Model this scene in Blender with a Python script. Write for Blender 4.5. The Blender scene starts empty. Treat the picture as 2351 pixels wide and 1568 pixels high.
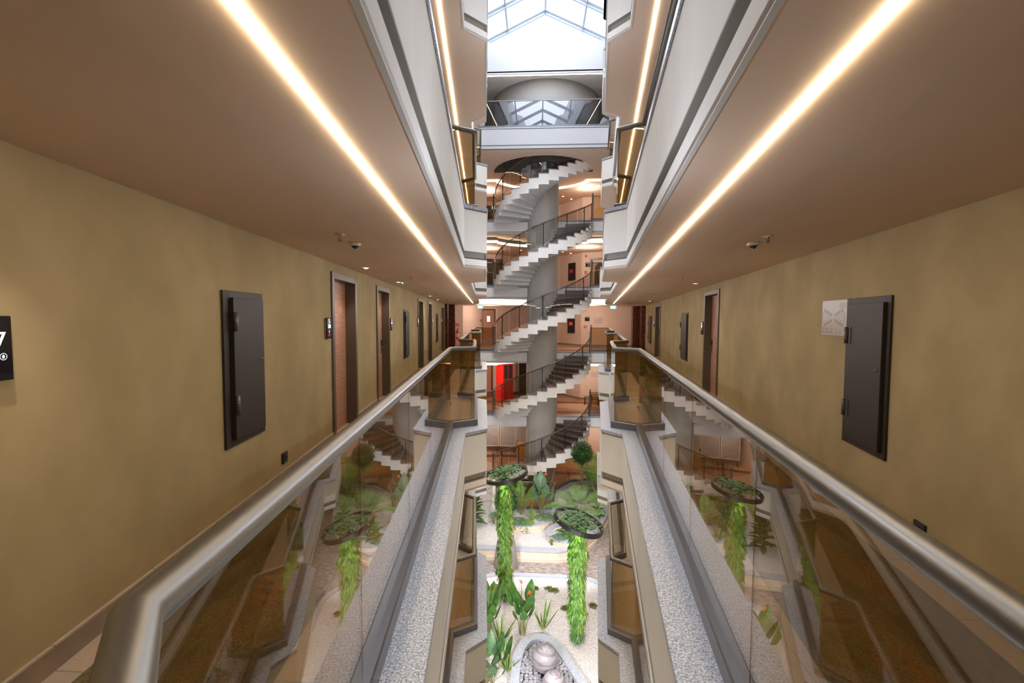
import bpy, math, random
from mathutils import Vector, Matrix
from mathutils.geometry import tessellate_polygon
random.seed(7)
PI = math.pi
sin, cos = math.sin, math.cos
col = bpy.context.scene.collection
S = 3.03            # storey height
CH = 2.23           # corridor ceiling height
R = math.radians

# ------------------------------------------------------------------ materials
def mat(name, base=(.8, .8, .8), rough=.6, metal=0., spec=.5, nodes=None, emit=None, estr=0.):
    m = bpy.data.materials.new(name); m.use_nodes = True
    nt = m.node_tree; b = nt.nodes['Principled BSDF']
    b.inputs['Base Color'].default_value = (*base, 1); b.inputs['Roughness'].default_value = rough
    b.inputs['Metallic'].default_value = metal; b.inputs['Specular IOR Level'].default_value = spec
    if emit: b.inputs['Emission Color'].default_value = (*emit, 1); b.inputs['Emission Strength'].default_value = estr
    if nodes: nodes(nt, b)
    return m

def noise_col(stops, scale=3., detail=4., stretch=(1, 1, 1), bump=0., bscale=None, bdist=.01, kind='NOISE', rot=0.):
    """colour from object-space noise through a ramp, optional bump"""
    def f(nt, b):
        N, L = nt.nodes, nt.links
        tc = N.new('ShaderNodeTexCoord'); mp = N.new('ShaderNodeMapping')
        mp.inputs['Scale'].default_value = stretch; mp.inputs['Rotation'].default_value = (0, 0, rot)
        L.new(tc.outputs['Object'], mp.inputs['Vector'])
        if kind == 'NOISE':
            t = N.new('ShaderNodeTexNoise'); t.inputs['Scale'].default_value = scale; t.inputs['Detail'].default_value = detail
            out = t.outputs['Fac']
        elif kind == 'VORONOI':
            t = N.new('ShaderNodeTexVoronoi'); t.inputs['Scale'].default_value = scale; out = t.outputs['Distance']
        else:
            t = N.new('ShaderNodeTexWave'); t.inputs['Scale'].default_value = scale; t.inputs['Distortion'].default_value = 6
            t.inputs['Detail'].default_value = detail; out = t.outputs['Fac']
        L.new(mp.outputs[0], t.inputs['Vector'])
        r = N.new('ShaderNodeValToRGB'); L.new(out, r.inputs[0])
        e = r.color_ramp.elements
        while len(e) < len(stops): e.new(.5)
        for k, (p, c) in enumerate(stops): e[k].position = p; e[k].color = (*c, 1)
        L.new(r.outputs[0], b.inputs['Base Color'])
        if bump:
            t2 = t
            if bscale:
                t2 = N.new('ShaderNodeTexNoise'); t2.inputs['Scale'].default_value = bscale; t2.inputs['Detail'].default_value = 3
                L.new(tc.outputs['Object'], t2.inputs['Vector'])
            bp = N.new('ShaderNodeBump'); bp.inputs['Strength'].default_value = bump; bp.inputs['Distance'].default_value = bdist
            L.new(t2.outputs[0], bp.inputs['Height']); L.new(bp.outputs[0], b.inputs['Normal'])
    return f

def glass_mat(name, tint, f0, refl=(1, 1, 1)):
    m = bpy.data.materials.new(name); m.use_nodes = True
    nt = m.node_tree; N, L = nt.nodes, nt.links; N.clear()
    out = N.new('ShaderNodeOutputMaterial'); mix = N.new('ShaderNodeMixShader')
    tr = N.new('ShaderNodeBsdfTransparent'); tr.inputs[0].default_value = (*tint, 1)
    gl = N.new('ShaderNodeBsdfGlossy'); gl.inputs['Roughness'].default_value = 0.0; gl.inputs[0].default_value = (*refl, 1)
    lw = N.new('ShaderNodeLayerWeight'); lw.inputs[0].default_value = .5
    p = N.new('ShaderNodeMath'); p.operation = 'POWER'; p.inputs[1].default_value = 5.2
    ma = N.new('ShaderNodeMath'); ma.operation = 'MULTIPLY_ADD'; ma.inputs[1].default_value = 1 - f0; ma.inputs[2].default_value = f0
    L.new(lw.outputs['Facing'], p.inputs[0]); L.new(p.outputs[0], ma.inputs[0]); L.new(ma.outputs[0], mix.inputs[0])
    L.new(tr.outputs[0], mix.inputs[1]); L.new(gl.outputs[0], mix.inputs[2]); L.new(mix.outputs[0], out.inputs[0])
    return m

def emis(name, c, s):
    m = bpy.data.materials.new(name); m.use_nodes = True
    nt = m.node_tree; nt.nodes.clear()
    e = nt.nodes.new('ShaderNodeEmission'); e.inputs[0].default_value = (*c, 1); e.inputs[1].default_value = s
    o = nt.nodes.new('ShaderNodeOutputMaterial'); nt.links.new(e.outputs[0], o.inputs[0])
    return m

def tile_nodes(c1, c2, mortar, w, h, off=.5, bump=.2):
    def f(nt, b):
        N, L = nt.nodes, nt.links
        tc = N.new('ShaderNodeTexCoord'); t = N.new('ShaderNodeTexBrick')
        t.offset = off; t.inputs['Scale'].default_value = 1; t.inputs['Brick Width'].default_value = w; t.inputs['Row Height'].default_value = h
        t.inputs['Mortar Size'].default_value = .004
        for k, c in (('Color1', c1), ('Color2', c2), ('Mortar', mortar)): t.inputs[k].default_value = (*c, 1)
        L.new(tc.outputs['Object'], t.inputs['Vector'])
        n = N.new('ShaderNodeTexNoise'); n.inputs['Scale'].default_value = 60; L.new(tc.outputs['Object'], n.inputs['Vector'])
        mx = N.new('ShaderNodeMix'); mx.data_type = 'RGBA'; mx.blend_type = 'MULTIPLY'; mx.inputs[0].default_value = .5
        r = N.new('ShaderNodeValToRGB'); r.color_ramp.elements[0].color = (.55, .55, .55, 1); L.new(n.outputs['Fac'], r.inputs[0])
        L.new(t.outputs['Color'], mx.inputs[6]); L.new(r.outputs[0], mx.inputs[7]); L.new(mx.outputs[2], b.inputs['Base Color'])
    return f

def carpet_nodes(nt, b):
    N, L = nt.nodes, nt.links
    tc = N.new('ShaderNodeTexCoord')
    mp = N.new('ShaderNodeMapping'); mp.inputs['Scale'].default_value = (1.6, .45, 1); L.new(tc.outputs['Object'], mp.inputs[0])
    n1 = N.new('ShaderNodeTexNoise'); n1.inputs['Scale'].default_value = 1.3; n1.inputs['Detail'].default_value = 9; n1.inputs['Roughness'].default_value = .68
    L.new(mp.outputs[0], n1.inputs[0])
    r = N.new('ShaderNodeValToRGB'); L.new(n1.outputs['Fac'], r.inputs[0]); e = r.color_ramp.elements
    for _ in range(3): e.new(.5)
    for k, (p, c) in enumerate([(.32, (.035, .024, .012)), (.43, (.12, .085, .035)), (.52, (.19, .15, .075)), (.60, (.26, .12, .038)), (.72, (.25, .19, .085))]):
        e[k].position = p; e[k].color = (*c, 1)
    v = N.new('ShaderNodeTexVoronoi'); v.inputs['Scale'].default_value = 110; L.new(tc.outputs['Object'], v.inputs['Vector'])
    mx = N.new('ShaderNodeMix'); mx.data_type = 'RGBA'; mx.blend_type = 'MULTIPLY'; mx.inputs[0].default_value = .7
    r2 = N.new('ShaderNodeValToRGB'); r2.color_ramp.elements[0].color = (1, 1, 1, 1); r2.color_ramp.elements[1].color = (.25, .25, .25, 1)
    r2.color_ramp.elements[0].position = .2; r2.color_ramp.elements[1].position = .8
    L.new(v.outputs['Distance'], r2.inputs[0]); L.new(r.outputs[0], mx.inputs[6]); L.new(r2.outputs[0], mx.inputs[7])
    L.new(mx.outputs[2], b.inputs['Base Color'])
    bp = N.new('ShaderNodeBump'); bp.inputs['Strength'].default_value = .5; bp.inputs['Distance'].default_value = .004
    L.new(v.outputs['Distance'], bp.inputs['Height']); L.new(bp.outputs[0], b.inputs['Normal'])

def gravel_nodes(c1, c2, c3):
    def f(nt, b):
        N, L = nt.nodes, nt.links
        tc = N.new('ShaderNodeTexCoord')
        v = N.new('ShaderNodeTexVoronoi'); v.inputs['Scale'].default_value = 32; L.new(tc.outputs['Object'], v.inputs['Vector'])
        v2 = N.new('ShaderNodeTexVoronoi'); v2.inputs['Scale'].default_value = 32; v2.feature = 'DISTANCE_TO_EDGE'; L.new(tc.outputs['Object'], v2.inputs['Vector'])
        r = N.new('ShaderNodeValToRGB'); e = r.color_ramp.elements; e.new(.5)
        for k, (p, c) in enumerate([(0, c3), (.05, c2), (.16, c1)]): e[k].position = p; e[k].color = (*c, 1)
        L.new(v2.outputs['Distance'], r.inputs[0])
        hs = N.new('ShaderNodeMix'); hs.data_type = 'RGBA'; hs.blend_type = 'MULTIPLY'; hs.inputs[0].default_value = .3
        bw = N.new('ShaderNodeRGBToBW'); L.new(v.outputs['Color'], bw.inputs[0])
        L.new(r.outputs[0], hs.inputs[6]); L.new(bw.outputs[0], hs.inputs[7]); L.new(hs.outputs[2], b.inputs['Base Color'])
        bp = N.new('ShaderNodeBump'); bp.inputs['Strength'].default_value = .8; bp.inputs['Distance'].default_value = .02
        L.new(v2.outputs['Distance'], bp.inputs['Height']); L.new(bp.outputs[0], b.inputs['Normal'])
    return f

def terrazzo_nodes(nt, b):
    N, L = nt.nodes, nt.links
    tc = N.new('ShaderNodeTexCoord'); mp = N.new('ShaderNodeMapping'); mp.inputs['Rotation'].default_value = (0, 0, .6)
    L.new(tc.outputs['Object'], mp.inputs[0])
    c = N.new('ShaderNodeTexChecker'); c.inputs['Scale'].default_value = .55
    c.inputs['Color1'].default_value = (.42, .19, .10, 1); c.inputs['Color2'].default_value = (.55, .36, .23, 1); L.new(mp.outputs[0], c.inputs['Vector'])
    w = N.new('ShaderNodeTexWave'); w.wave_type = 'RINGS'; w.rings_direction = 'Z'; w.inputs['Scale'].default_value = .12; L.new(tc.outputs['Object'], w.inputs['Vector'])
    r = N.new('ShaderNodeValToRGB'); r.color_ramp.elements[0].position = .93; r.color_ramp.elements[1].position = .95; L.new(w.outputs['Fac'], r.inputs[0])
    mx = N.new('ShaderNodeMix'); mx.data_type = 'RGBA'; L.new(r.outputs[0], mx.inputs[0]); L.new(c.outputs[0], mx.inputs[6]); mx.inputs[7].default_value = (.10, .04, .03, 1)
    n = N.new('ShaderNodeTexNoise'); n.inputs['Scale'].default_value = 40; L.new(tc.outputs['Object'], n.inputs['Vector'])
    m2 = N.new('ShaderNodeMix'); m2.data_type = 'RGBA'; m2.blend_type = 'MULTIPLY'; m2.inputs[0].default_value = .35
    L.new(mx.outputs[2], m2.inputs[6]); L.new(n.outputs['Color'], m2.inputs[7]); L.new(m2.outputs[2], b.inputs['Base Color'])

M = {}
M['plaster'] = mat('olive plaster', rough=.75, nodes=noise_col([(.33, (.325, .25, .115)), (.5, (.375, .29, .14)), (.67, (.43, .33, .17))], 2.0, 9, (1, 1, .8), .12, 5, .01))
M['ceil'] = mat('ceiling paint', rough=.85, nodes=noise_col([(.3, (.86, .655, .51)), (.7, (.90, .69, .545))], 1.2, 3))
M['fascia'] = mat('fascia paint', rough=.7, nodes=noise_col([(.3, (.74, .73, .71)), (.7, (.82, .81, .79))], 2.5, 6, (1, 1, .3), .1, 14, .005))
M['groove'] = mat('fascia groove shade', (.27, .24, .20), .8)  # dark colour painting the shade inside the slab edge groove
M['granite'] = mat('grey granite', rough=.35, nodes=noise_col([(.34, (.13, .145, .18)), (.46, (.33, .36, .42)), (.56, (.46, .50, .57)), (.68, (.72, .76, .84))], 95, 3))
M['shoe'] = mat('grey channel', (.13, .13, .14), .35, .6)
M['rail'] = mat('satin steel', (.15, .145, .135), .38, .75)
M['rail2'] = mat('dark rail steel', (.17, .17, .18), .35, .8)
M['black'] = mat('black metal', (.03, .03, .032), .4, .5)
M['glass'] = glass_mat('smoked glass', (.76, .68, .54), .085)
M['glass2'] = glass_mat('grey glass', (.60, .58, .58), .07)
M['glass3'] = glass_mat('clear blue glass', (.60, .62, .68), .07)
M['pane'] = glass_mat('skylight glass', (.97, .98, 1.), .03)
M['carpet'] = mat('brown carpet', rough=.95, nodes=carpet_nodes)
M['gcarpet'] = mat('grey patterned carpet', rough=.95, nodes=noise_col([(.35, (.13, .105, .09)), (.5, (.27, .225, .20)), (.65, (.38, .33, .30))], 6, 5, (1, 3.2, 1), .3, 60, .005))
M['border'] = mat('cream border tile', rough=.4, nodes=tile_nodes((.55, .44, .35), (.5, .40, .31), (.3, .25, .2), .6, .6))
M['base'] = mat('stone skirting', rough=.45, nodes=noise_col([(.3, (.20, .155, .115)), (.7, (.29, .225, .17))], 9, 6))
M['pink'] = mat('salmon wall paint', rough=.7, nodes=noise_col([(.3, (.76, .57, .49)), (.7, (.82, .62, .54))], 1.2, 4))
M['lobbyfloor'] = mat('terrazzo', rough=.35, nodes=terrazzo_nodes)
M['wood'] = mat('door veneer', rough=.45, nodes=noise_col([(.3, (.30, .13, .08)), (.5, (.42, .20, .125)), (.7, (.50, .26, .17))], 3.5, 6, (1, 1, 22)))
M['dframe'] = mat('bronze frame', (.105, .085, .068), .4, .35)
M['panel'] = mat('charcoal sheet steel', (.022, .018, .015), .55, .2)
M['marble'] = mat('dark red marble', rough=.25, nodes=noise_col([(.35, (.05, .015, .010)), (.6, (.13, .04, .025)), (.75, (.22, .09, .06))], 9, 8))
M['white'] = mat('white stair paint', rough=.65, nodes=noise_col([(.3, (.78, .77, .77)), (.7, (.84, .83, .83))], 3, 4))
M['column'] = mat('column plaster', rough=.8, nodes=noise_col([(.3, (.40, .39, .375)), (.7, (.48, .47, .45))], 2, 5, (1, 1, .3)))
M['tread'] = mat('brown granite tread', rough=.3, nodes=noise_col([(.35, (.10, .075, .075)), (.6, (.23, .18, .175))], 50, 3))
M['riser'] = mat('dark riser granite', rough=.3, nodes=noise_col([(.35, (.03, .018, .016)), (.6, (.075, .045, .04))], 50, 3))
M['drum'] = mat('drum plaster', (.27, .28, .31), .8)
M['white2'] = mat('top wall paint', (.45, .45, .48), .8)
M['steel'] = mat('roof steel', (.40, .50, .62), .5, .1)
M['lamp'] = emis('warm led', (1., .78, .50), 58.)
M['lampw'] = emis('warm led thin', (1., .80, .55), 20.)
M['cove'] = emis('cove light', (1., .80, .54), 7.)
M['dl'] = emis('downlight', (1., .88, .75), 14.)
M['exit'] = emis('exit sign face', (.18, .85, .80), 2.2)
M['whitee'] = emis('white glyph', (.95, .97, 1.), 2.2)
M['bluee'] = emis('blue glyph', (.3, .35, 1.), 1.6)
M['rede'] = emis('red glyph', (1., .03, .02), 1.6)
M['greenled'] = emis('green led', (.05, 1., .35), 30.)
M['blackg'] = mat('black glass', (.006, .006, .012), .08)
M['paper'] = mat('sign paper', (.70, .60, .52), .25)
M['ink'] = mat('ink', (.10, .07, .05), .5)
M['red'] = mat('red paint', (.62, .01, .01), .4)
M['redglow'] = mat('red lit side', (.80, .005, .005), .4, emit=(1, 0, 0), estr=.25)  # emission paints the brighter, lit side of the booth
M['plast'] = mat('off white plastic', (.66, .60, .50), .5)
M['brass'] = mat('brass', (.6, .38, .12), .35, .8)
M['cream'] = mat('cream planter wall', rough=.7, nodes=noise_col([(.3, (.66, .53, .41)), (.7, (.72, .59, .46))], 3, 4))
M['pot'] = mat('concrete pot', rough=.85, nodes=noise_col([(.3, (.22, .19, .17)), (.7, (.30, .27, .25))], 5, 5))
M['gravel'] = mat('white gravel', rough=.9, nodes=gravel_nodes((.95, .93, .92), (.64, .59, .58), (.30, .26, .25)))
M['soil'] = mat('dark soil', (.05, .035, .025), .95)
M['pebble'] = mat('grey pebble', rough=.5, nodes=noise_col([(.3, (.20, .20, .22)), (.7, (.36, .36, .39))], 4, 3))
M['onyx'] = mat('banded stone', rough=.25, nodes=noise_col([(.05, (.20, .19, .20)), (.3, (.33, .29, .265)), (.46, (.30, .27, .28)), (.5, (.15, .13, .14)), (.55, (.30, .275, .29)), (.9, (.25, .24, .26))], 3.2, 5, (.22, .22, 2.6)))
def leafm(n, c1, c2, r=.45):
    m = mat(n, rough=r, nodes=noise_col([(.3, c1), (.7, c2)], 9, 3)); m.node_tree.nodes['Principled BSDF'].inputs['Subsurface Weight'].default_value = 0
    return m
M['leafd'] = leafm('dark leaf', (.014, .050, .012), (.05, .14, .03))
M['leafm'] = leafm('mid leaf', (.03, .10, .015), (.08, .21, .03))
M['leafb'] = leafm('bright leaf', (.05, .17, .012), (.15, .34, .03))
M['leafy'] = leafm('yellow leaf', (.20, .27, .03), (.38, .42, .08))
M['leafg'] = leafm('blue green leaf', (.05, .13, .08), (.12, .24, .15))
M['ivy'] = leafm('ivy leaf', (.02, .09, .03), (.12, .27, .09))
M['moss'] = leafm('moss', (.05, .075, .01), (.14, .17, .03), .9)
M['palmgreen'] = leafm('palm frond', (.05, .16, .03), (.14, .32, .06))
M['stem'] = mat('plant stem', (.20, .20, .06), .7)
M['bark'] = mat('bark', (.13, .08, .04), .85)
M['orange'] = mat('orange flower', (.85, .16, .02), .5)
M['screen'] = mat('grey divider fabric', rough=.8, nodes=noise_col([(.3, (.20, .19, .20)), (.7, (.34, .31, .31))], 5, 6, (6, 6, 1)))
M['amber'] = mat('amber cart', (.55, .25, .05), .5)
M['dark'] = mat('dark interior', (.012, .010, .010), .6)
M['chairf'] = mat('tan upholstery', (.30, .17, .10), .7)

# ------------------------------------------------------------------ mesh building
class MB:
    def __init__(s): s.v = []; s.f = []; s.sm = []
    def add(s, vs, fs, smooth=False):
        o = len(s.v); s.v += [tuple(v) for v in vs]
        for f in fs: s.f.append(tuple(i + o for i in f)); s.sm.append(smooth)
        return s
    def box(s, x0, x1, y0, y1, z0, z1):
        v = [(x0, y0, z0), (x1, y0, z0), (x1, y1, z0), (x0, y1, z0), (x0, y0, z1), (x1, y0, z1), (x1, y1, z1), (x0, y1, z1)]
        return s.add(v, [(0, 3, 2, 1), (4, 5, 6, 7), (0, 1, 5, 4), (1, 2, 6, 5), (2, 3, 7, 6), (3, 0, 4, 7)])
    def bar(s, a, b, w, h):
        """box from a to b, w sideways and h the other way"""
        a, b = Vector(a), Vector(b); d = (b - a).normalized()
        up = Vector((0, 0, 1)) if abs(d.z) < .95 else Vector((0, 1, 0))
        x = d.cross(up).normalized(); y = x.cross(d)
        v = [p + x * i * w / 2 + y * j * h / 2 for p in (a, b) for i, j in ((-1, -1), (1, -1), (1, 1), (-1, 1))]
        return s.add(v, [(0, 1, 2, 3), (7, 6, 5, 4), (0, 4, 5, 1), (1, 5, 6, 2), (2, 6, 7, 3), (3, 7, 4, 0)])
    def tube(s, pts, r, n=10, r2=None, cap=True):
        pts = [Vector(p) for p in pts]; m = len(pts); rings = []
        for i, p in enumerate(pts):
            d = (pts[min(i + 1, m - 1)] - pts[max(i - 1, 0)]).normalized()
            up = Vector((0, 0, 1)) if abs(d.z) < .9 else Vector((0, 1, 0))
            x = d.cross(up).normalized(); y = x.cross(d)
            rr = r if r2 is None else r + (r2 - r) * i / (m - 1)
            rings.append([p + (x * cos(2 * PI * k / n) + y * sin(2 * PI * k / n)) * rr for k in range(n)])
        v = [q for g in rings for q in g]
        f = [(i * n + k, i * n + (k + 1) % n, (i + 1) * n + (k + 1) % n, (i + 1) * n + k) for i in range(m - 1) for k in range(n)]
        s.add(v, f, True)
        if cap: s.add(rings[0], [tuple(range(n - 1, -1, -1))]); s.add(rings[-1], [tuple(range(n))])
        return s
    def lathe(s, prof, c=(0, 0, 0), n=24, smooth=True):
        v = [(c[0] + r * cos(2 * PI * k / n), c[1] + r * sin(2 * PI * k / n), c[2] + z) for r, z in prof for k in range(n)]
        f = [(i * n + k, i * n + (k + 1) % n, (i + 1) * n + (k + 1) % n, (i + 1) * n + k) for i in range(len(prof) - 1) for k in range(n)]
        return s.add(v, f, smooth)
    def prism(s, poly, z0, z1):
        poly = [tuple(p[:2]) for p in poly]; n = len(poly)
        area = sum(poly[i][0] * poly[(i + 1) % n][1] - poly[(i + 1) % n][0] * poly[i][1] for i in range(n))
        if area < 0: poly = poly[::-1]
        tris = tessellate_polygon([[Vector((x, y, 0)) for x, y in poly]])
        v = [(x, y, z0) for x, y in poly] + [(x, y, z1) for x, y in poly]
        f = []
        for t in tris:
            a, b, c = [Vector((*poly[i], 0)) for i in t]
            if (b - a).cross(c - a).z < 0: t = t[::-1]
            f.append(tuple(i + n for i in t)); f.append(tuple(t[::-1]))
        f += [(i, (i + 1) % n, n + (i + 1) % n, n + i) for i in range(n)]
        return s.add(v, f)
    def sweep(s, path, prof, closed=False, pclosed=True, smooth=False):
        """prof: list of (side offset to the left of travel, z)"""
        n = len(path); P = [Vector(p[:2]) for p in path]; rings = []
        for i in range(n):
            if closed: d0 = (P[i] - P[i - 1]).normalized(); d1 = (P[(i + 1) % n] - P[i]).normalized()
            else:
                d0 = (P[i] - P[i - 1]).normalized() if i else (P[1] - P[0]).normalized()
                d1 = (P[i + 1] - P[i]).normalized() if i < n - 1 else d0
            n0 = Vector((-d0.y, d0.x)); n1 = Vector((-d1.y, d1.x)); mm = (n0 + n1)
            mm = mm / max(mm.length_squared / 2, .35)
            rings.append([(P[i].x + mm.x * o, P[i].y + mm.y * o, z) for o, z in prof])
        k = len(prof); v = [q for g in rings for q in g]; f = []
        for i in range(n if closed else n - 1):
            for j in range(k if pclosed else k - 1):
                a, b = i * k + j, i * k + (j + 1) % k; c, d = ((i + 1) % n) * k + (j + 1) % k, ((i + 1) % n) * k + j
                f.append((a, d, c, b))
        s.add(v, f, smooth)
        if pclosed and not closed: s.add(rings[0], [tuple(range(k))]); s.add(rings[-1], [tuple(range(k - 1, -1, -1))])
        return s
    def sphere(s, c, r, n=16, m=10, sq=(1, 1, 1)):
        prof = [(r * sin(PI * i / m), -r * cos(PI * i / m)) for i in range(m + 1)]
        v = [(c[0] + q * cos(2 * PI * k / n) * sq[0], c[1] + q * sin(2 * PI * k / n) * sq[1], c[2] + z * sq[2]) for q, z in prof for k in range(n)]
        f = [(i * n + k, i * n + (k + 1) % n, (i + 1) * n + (k + 1) % n, (i + 1) * n + k) for i in range(m) for k in range(n)]
        return s.add(v, f, True)
    def build(s, name, m, parent=None, loc=None, rz=0, bevel=0):
        me = bpy.data.meshes.new(name); me.from_pydata([tuple(v) for v in s.v], [], s.f)
        me.polygons.foreach_set('use_smooth', s.sm); me.materials.append(M[m] if isinstance(m, str) else m); me.update()
        o = bpy.data.objects.new(name, me); col.objects.link(o)
        if parent: o.parent = parent
        if loc: o.location = loc
        if rz: o.rotation_euler.z = rz
        if bevel:
            b = o.modifiers.new('b', 'BEVEL'); b.width = bevel; b.segments = 2; b.limit_method = 'ANGLE'
        return o

def tag(o, label, cat, group=None, kind=None):
    o['label'] = label; o['category'] = cat
    if group: o['group'] = group
    if kind: o['kind'] = kind
    return o
def thing(name, label, cat, loc=(0, 0, 0), rz=0., group=None, kind=None):
    o = bpy.data.objects.new(name, None); col.objects.link(o); o.location = loc; o.rotation_euler = (0, 0, rz); o.empty_display_size = .1
    return tag(o, label, cat, group, kind)
def dup(root, loc, label, rz=None, group=None):
    r = root.copy(); col.objects.link(r); r.location = loc; r['label'] = label
    if rz is not None: r.rotation_euler.z = rz
    if group: r['group'] = group
    for ch in list(root.children):
        c = ch.copy(); col.objects.link(c); c.parent = r
        for g in ch.children:
            d = g.copy(); col.objects.link(d); d.parent = c
    return r
def text(name, body, size, m, parent, loc, rot=(PI / 2, 0, 0), align='CENTER'):
    cu = bpy.data.curves.new(name, 'FONT'); cu.body = body; cu.size = size; cu.align_x = align; cu.align_y = 'CENTER'; cu.extrude = .0006
    cu.materials.append(M[m]); o = bpy.data.objects.new(name, cu); col.objects.link(o); 
    bpy.context.view_layer.update(); me = bpy.data.meshes.new_from_object(o.evaluated_get(bpy.context.evaluated_depsgraph_get()))
    bpy.data.objects.remove(o); o = bpy.data.objects.new(name, me); col.objects.link(o)
    if not me.materials: me.materials.append(M[m])
    o.parent = parent; o.location = loc; o.rotation_euler = rot
    return o
def struct(o, label, cat): return tag(o, label, cat, kind='structure')

# ------------------------------------------------------------------ plan
xL = lambda y: -1.89 - .1165 * y
xR = lambda y: 2.12 + .146 * y
outL = [(-.04, -.3), (-.08, .28), (-.335, .56), (-.957, 6.0), (-.69, 6.27), (-.95, 8.5), (-1.27, 8.78), (-1.80, 13.35), (-1.5, 13.62), (-1.78, 15.95), (-2.10, 16.2), (-2.70, 21.3)]
outR = [(.33, -.3), (1.165, 6.08), (.92, 6.36), (1.19, 8.45), (1.51, 8.70), (2.07, 13.0), (1.82, 13.25), (2.10, 15.5), (2.40, 15.75), (3.14, 21.3)]
railL = [(-.27, -.55), (-.335, .30), (-.57, .60), (-1.20, 6.25), (-.89, 6.46), (-1.17, 8.55), (-1.49, 8.78), (-2.03, 13.6), (-1.72, 13.82), (-2.0, 16.0), (-2.32, 16.22), (-2.91, 21.42), (-2.05, 21.42)]
railR = [(.54, -.55), (1.41, 6.27), (1.11, 6.47), (1.38, 8.45), (1.70, 8.64), (2.33, 13.2), (2.05, 13.38), (2.33, 15.55), (2.63, 15.75), (3.38, 21.42), (2.55, 21.42)]
lobby = [(5.80, 25.2), (2.5, 25.9), (1.35, 27.5), (-1.2, 27.7), (-2.3, 26.7), (-3.15, 26.4), (-3.95, 24.2), (-4.70, 24.0)]
YB = -2.6
CX, CY = .25, 21.5    # stair axis
def cove_line():
    p = [(-3.05, 22.6), (-1.95, 22.6)]
    for a in range(150, 29, -10): p.append((CX + 2.62 * cos(R(a)), CY + 2.62 * sin(R(a))))
    return p + [(2.5, 22.7), (3.45, 22.7)]
cove = cove_line()
floor_poly = [(xL(YB), YB), (-.04, YB), *outL, *outR[::-1], (.33, YB)]
# one U-shaped slab: behind the camera the two corridors join
U = [(xL(YB), YB)] + [(xR(YB), YB)] + [(xR(25.2), 25.2)] + lobby[1:-1] + [(xL(24), 24.0)]
def slab_poly(inner):   # outer ring and inner void joined by a bridge cut, giving one simple polygon
    return U, inner
def prism_hole(mb, outer, inner, z0, z1):
    o = outer; i = inner
    ao = sum(o[k][0] * o[(k + 1) % len(o)][1] - o[(k + 1) % len(o)][0] * o[k][1] for k in range(len(o)))
    if ao < 0: o = o[::-1]
    ai = sum(i[k][0] * i[(k + 1) % len(i)][1] - i[(k + 1) % len(i)][0] * i[k][1] for k in range(len(i)))
    if ai > 0: i = i[::-1]
    P = list(o) + list(i); n = len(P)
    tris = tessellate_polygon([[Vector((x, y, 0)) for x, y in o], [Vector((x, y, 0)) for x, y in i]])
    f = []
    for t in tris:
        a, b, c = [Vector((*P[k], 0)) for k in t]
        if (b - a).cross(c - a).z < 0: t = t[::-1]
        f.append(tuple(k + n for k in t)); f.append(tuple(t[::-1]))
    no = len(o); ni = len(i)
    f += [(k, (k + 1) % no, n + (k + 1) % no, n + k) for k in range(no)]
    f += [(no + k, no + (k + 1) % ni, n + no + (k + 1) % ni, n + no + k) for k in range(ni)]
    mb.add([(x, y, z0) for x, y in P] + [(x, y, z1) for x, y in P], f)
    return mb
LV = {-1: 'one floor below', 0: 'on the camera floor', 1: 'one floor up', 2: 'two floors up', 3: 'on the top floor'}
void = outL + outR[::-1]
void_ceil = outL + [(-3.05, 22.6)] + cove[1:-1] + [(3.45, 22.7)] + outR[::-1]
oL3 = outL[:-1] + [(-2.39, 18.4)]; oR3 = outR[:-1] + [(2.78, 18.4)]
void3 = oL3 + oR3[::-1]
hole = [(CX - 2.28, CY)] + [(CX + 2.28 * cos(R(a)), CY + 2.28 * sin(R(a))) for a in range(190, 351, 10)] + [(CX + 2.28, CY)]

def rect_wall(mb, a, b, z0, z1, holes=()):
    """vertical wall with openings; holes = (s0,s1,z0,z1) in metres of y along the wall"""
    ys = sorted({a[1], b[1], *[h[0] for h in holes], *[h[1] for h in holes]}); zs = sorted({z0, z1, *[h[2] for h in holes], *[h[3] for h in holes]})
    X = lambda y: a[0] + (b[0] - a[0]) * (y - a[1]) / (b[1] - a[1])
    for i in range(len(ys) - 1):
        for j in range(len(zs) - 1):
            ym, zm = (ys[i] + ys[i + 1]) / 2, (zs[j] + zs[j + 1]) / 2
            if any(h[0] < ym < h[1] and h[2] < zm < h[3] for h in holes): continue
            mb.add([(X(ys[i]), ys[i], zs[j]), (X(ys[i + 1]), ys[i + 1], zs[j]), (X(ys[i + 1]), ys[i + 1], zs[j + 1]), (X(ys[i]), ys[i], zs[j + 1])], [(0, 1, 2, 3)])
    return mb

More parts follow.
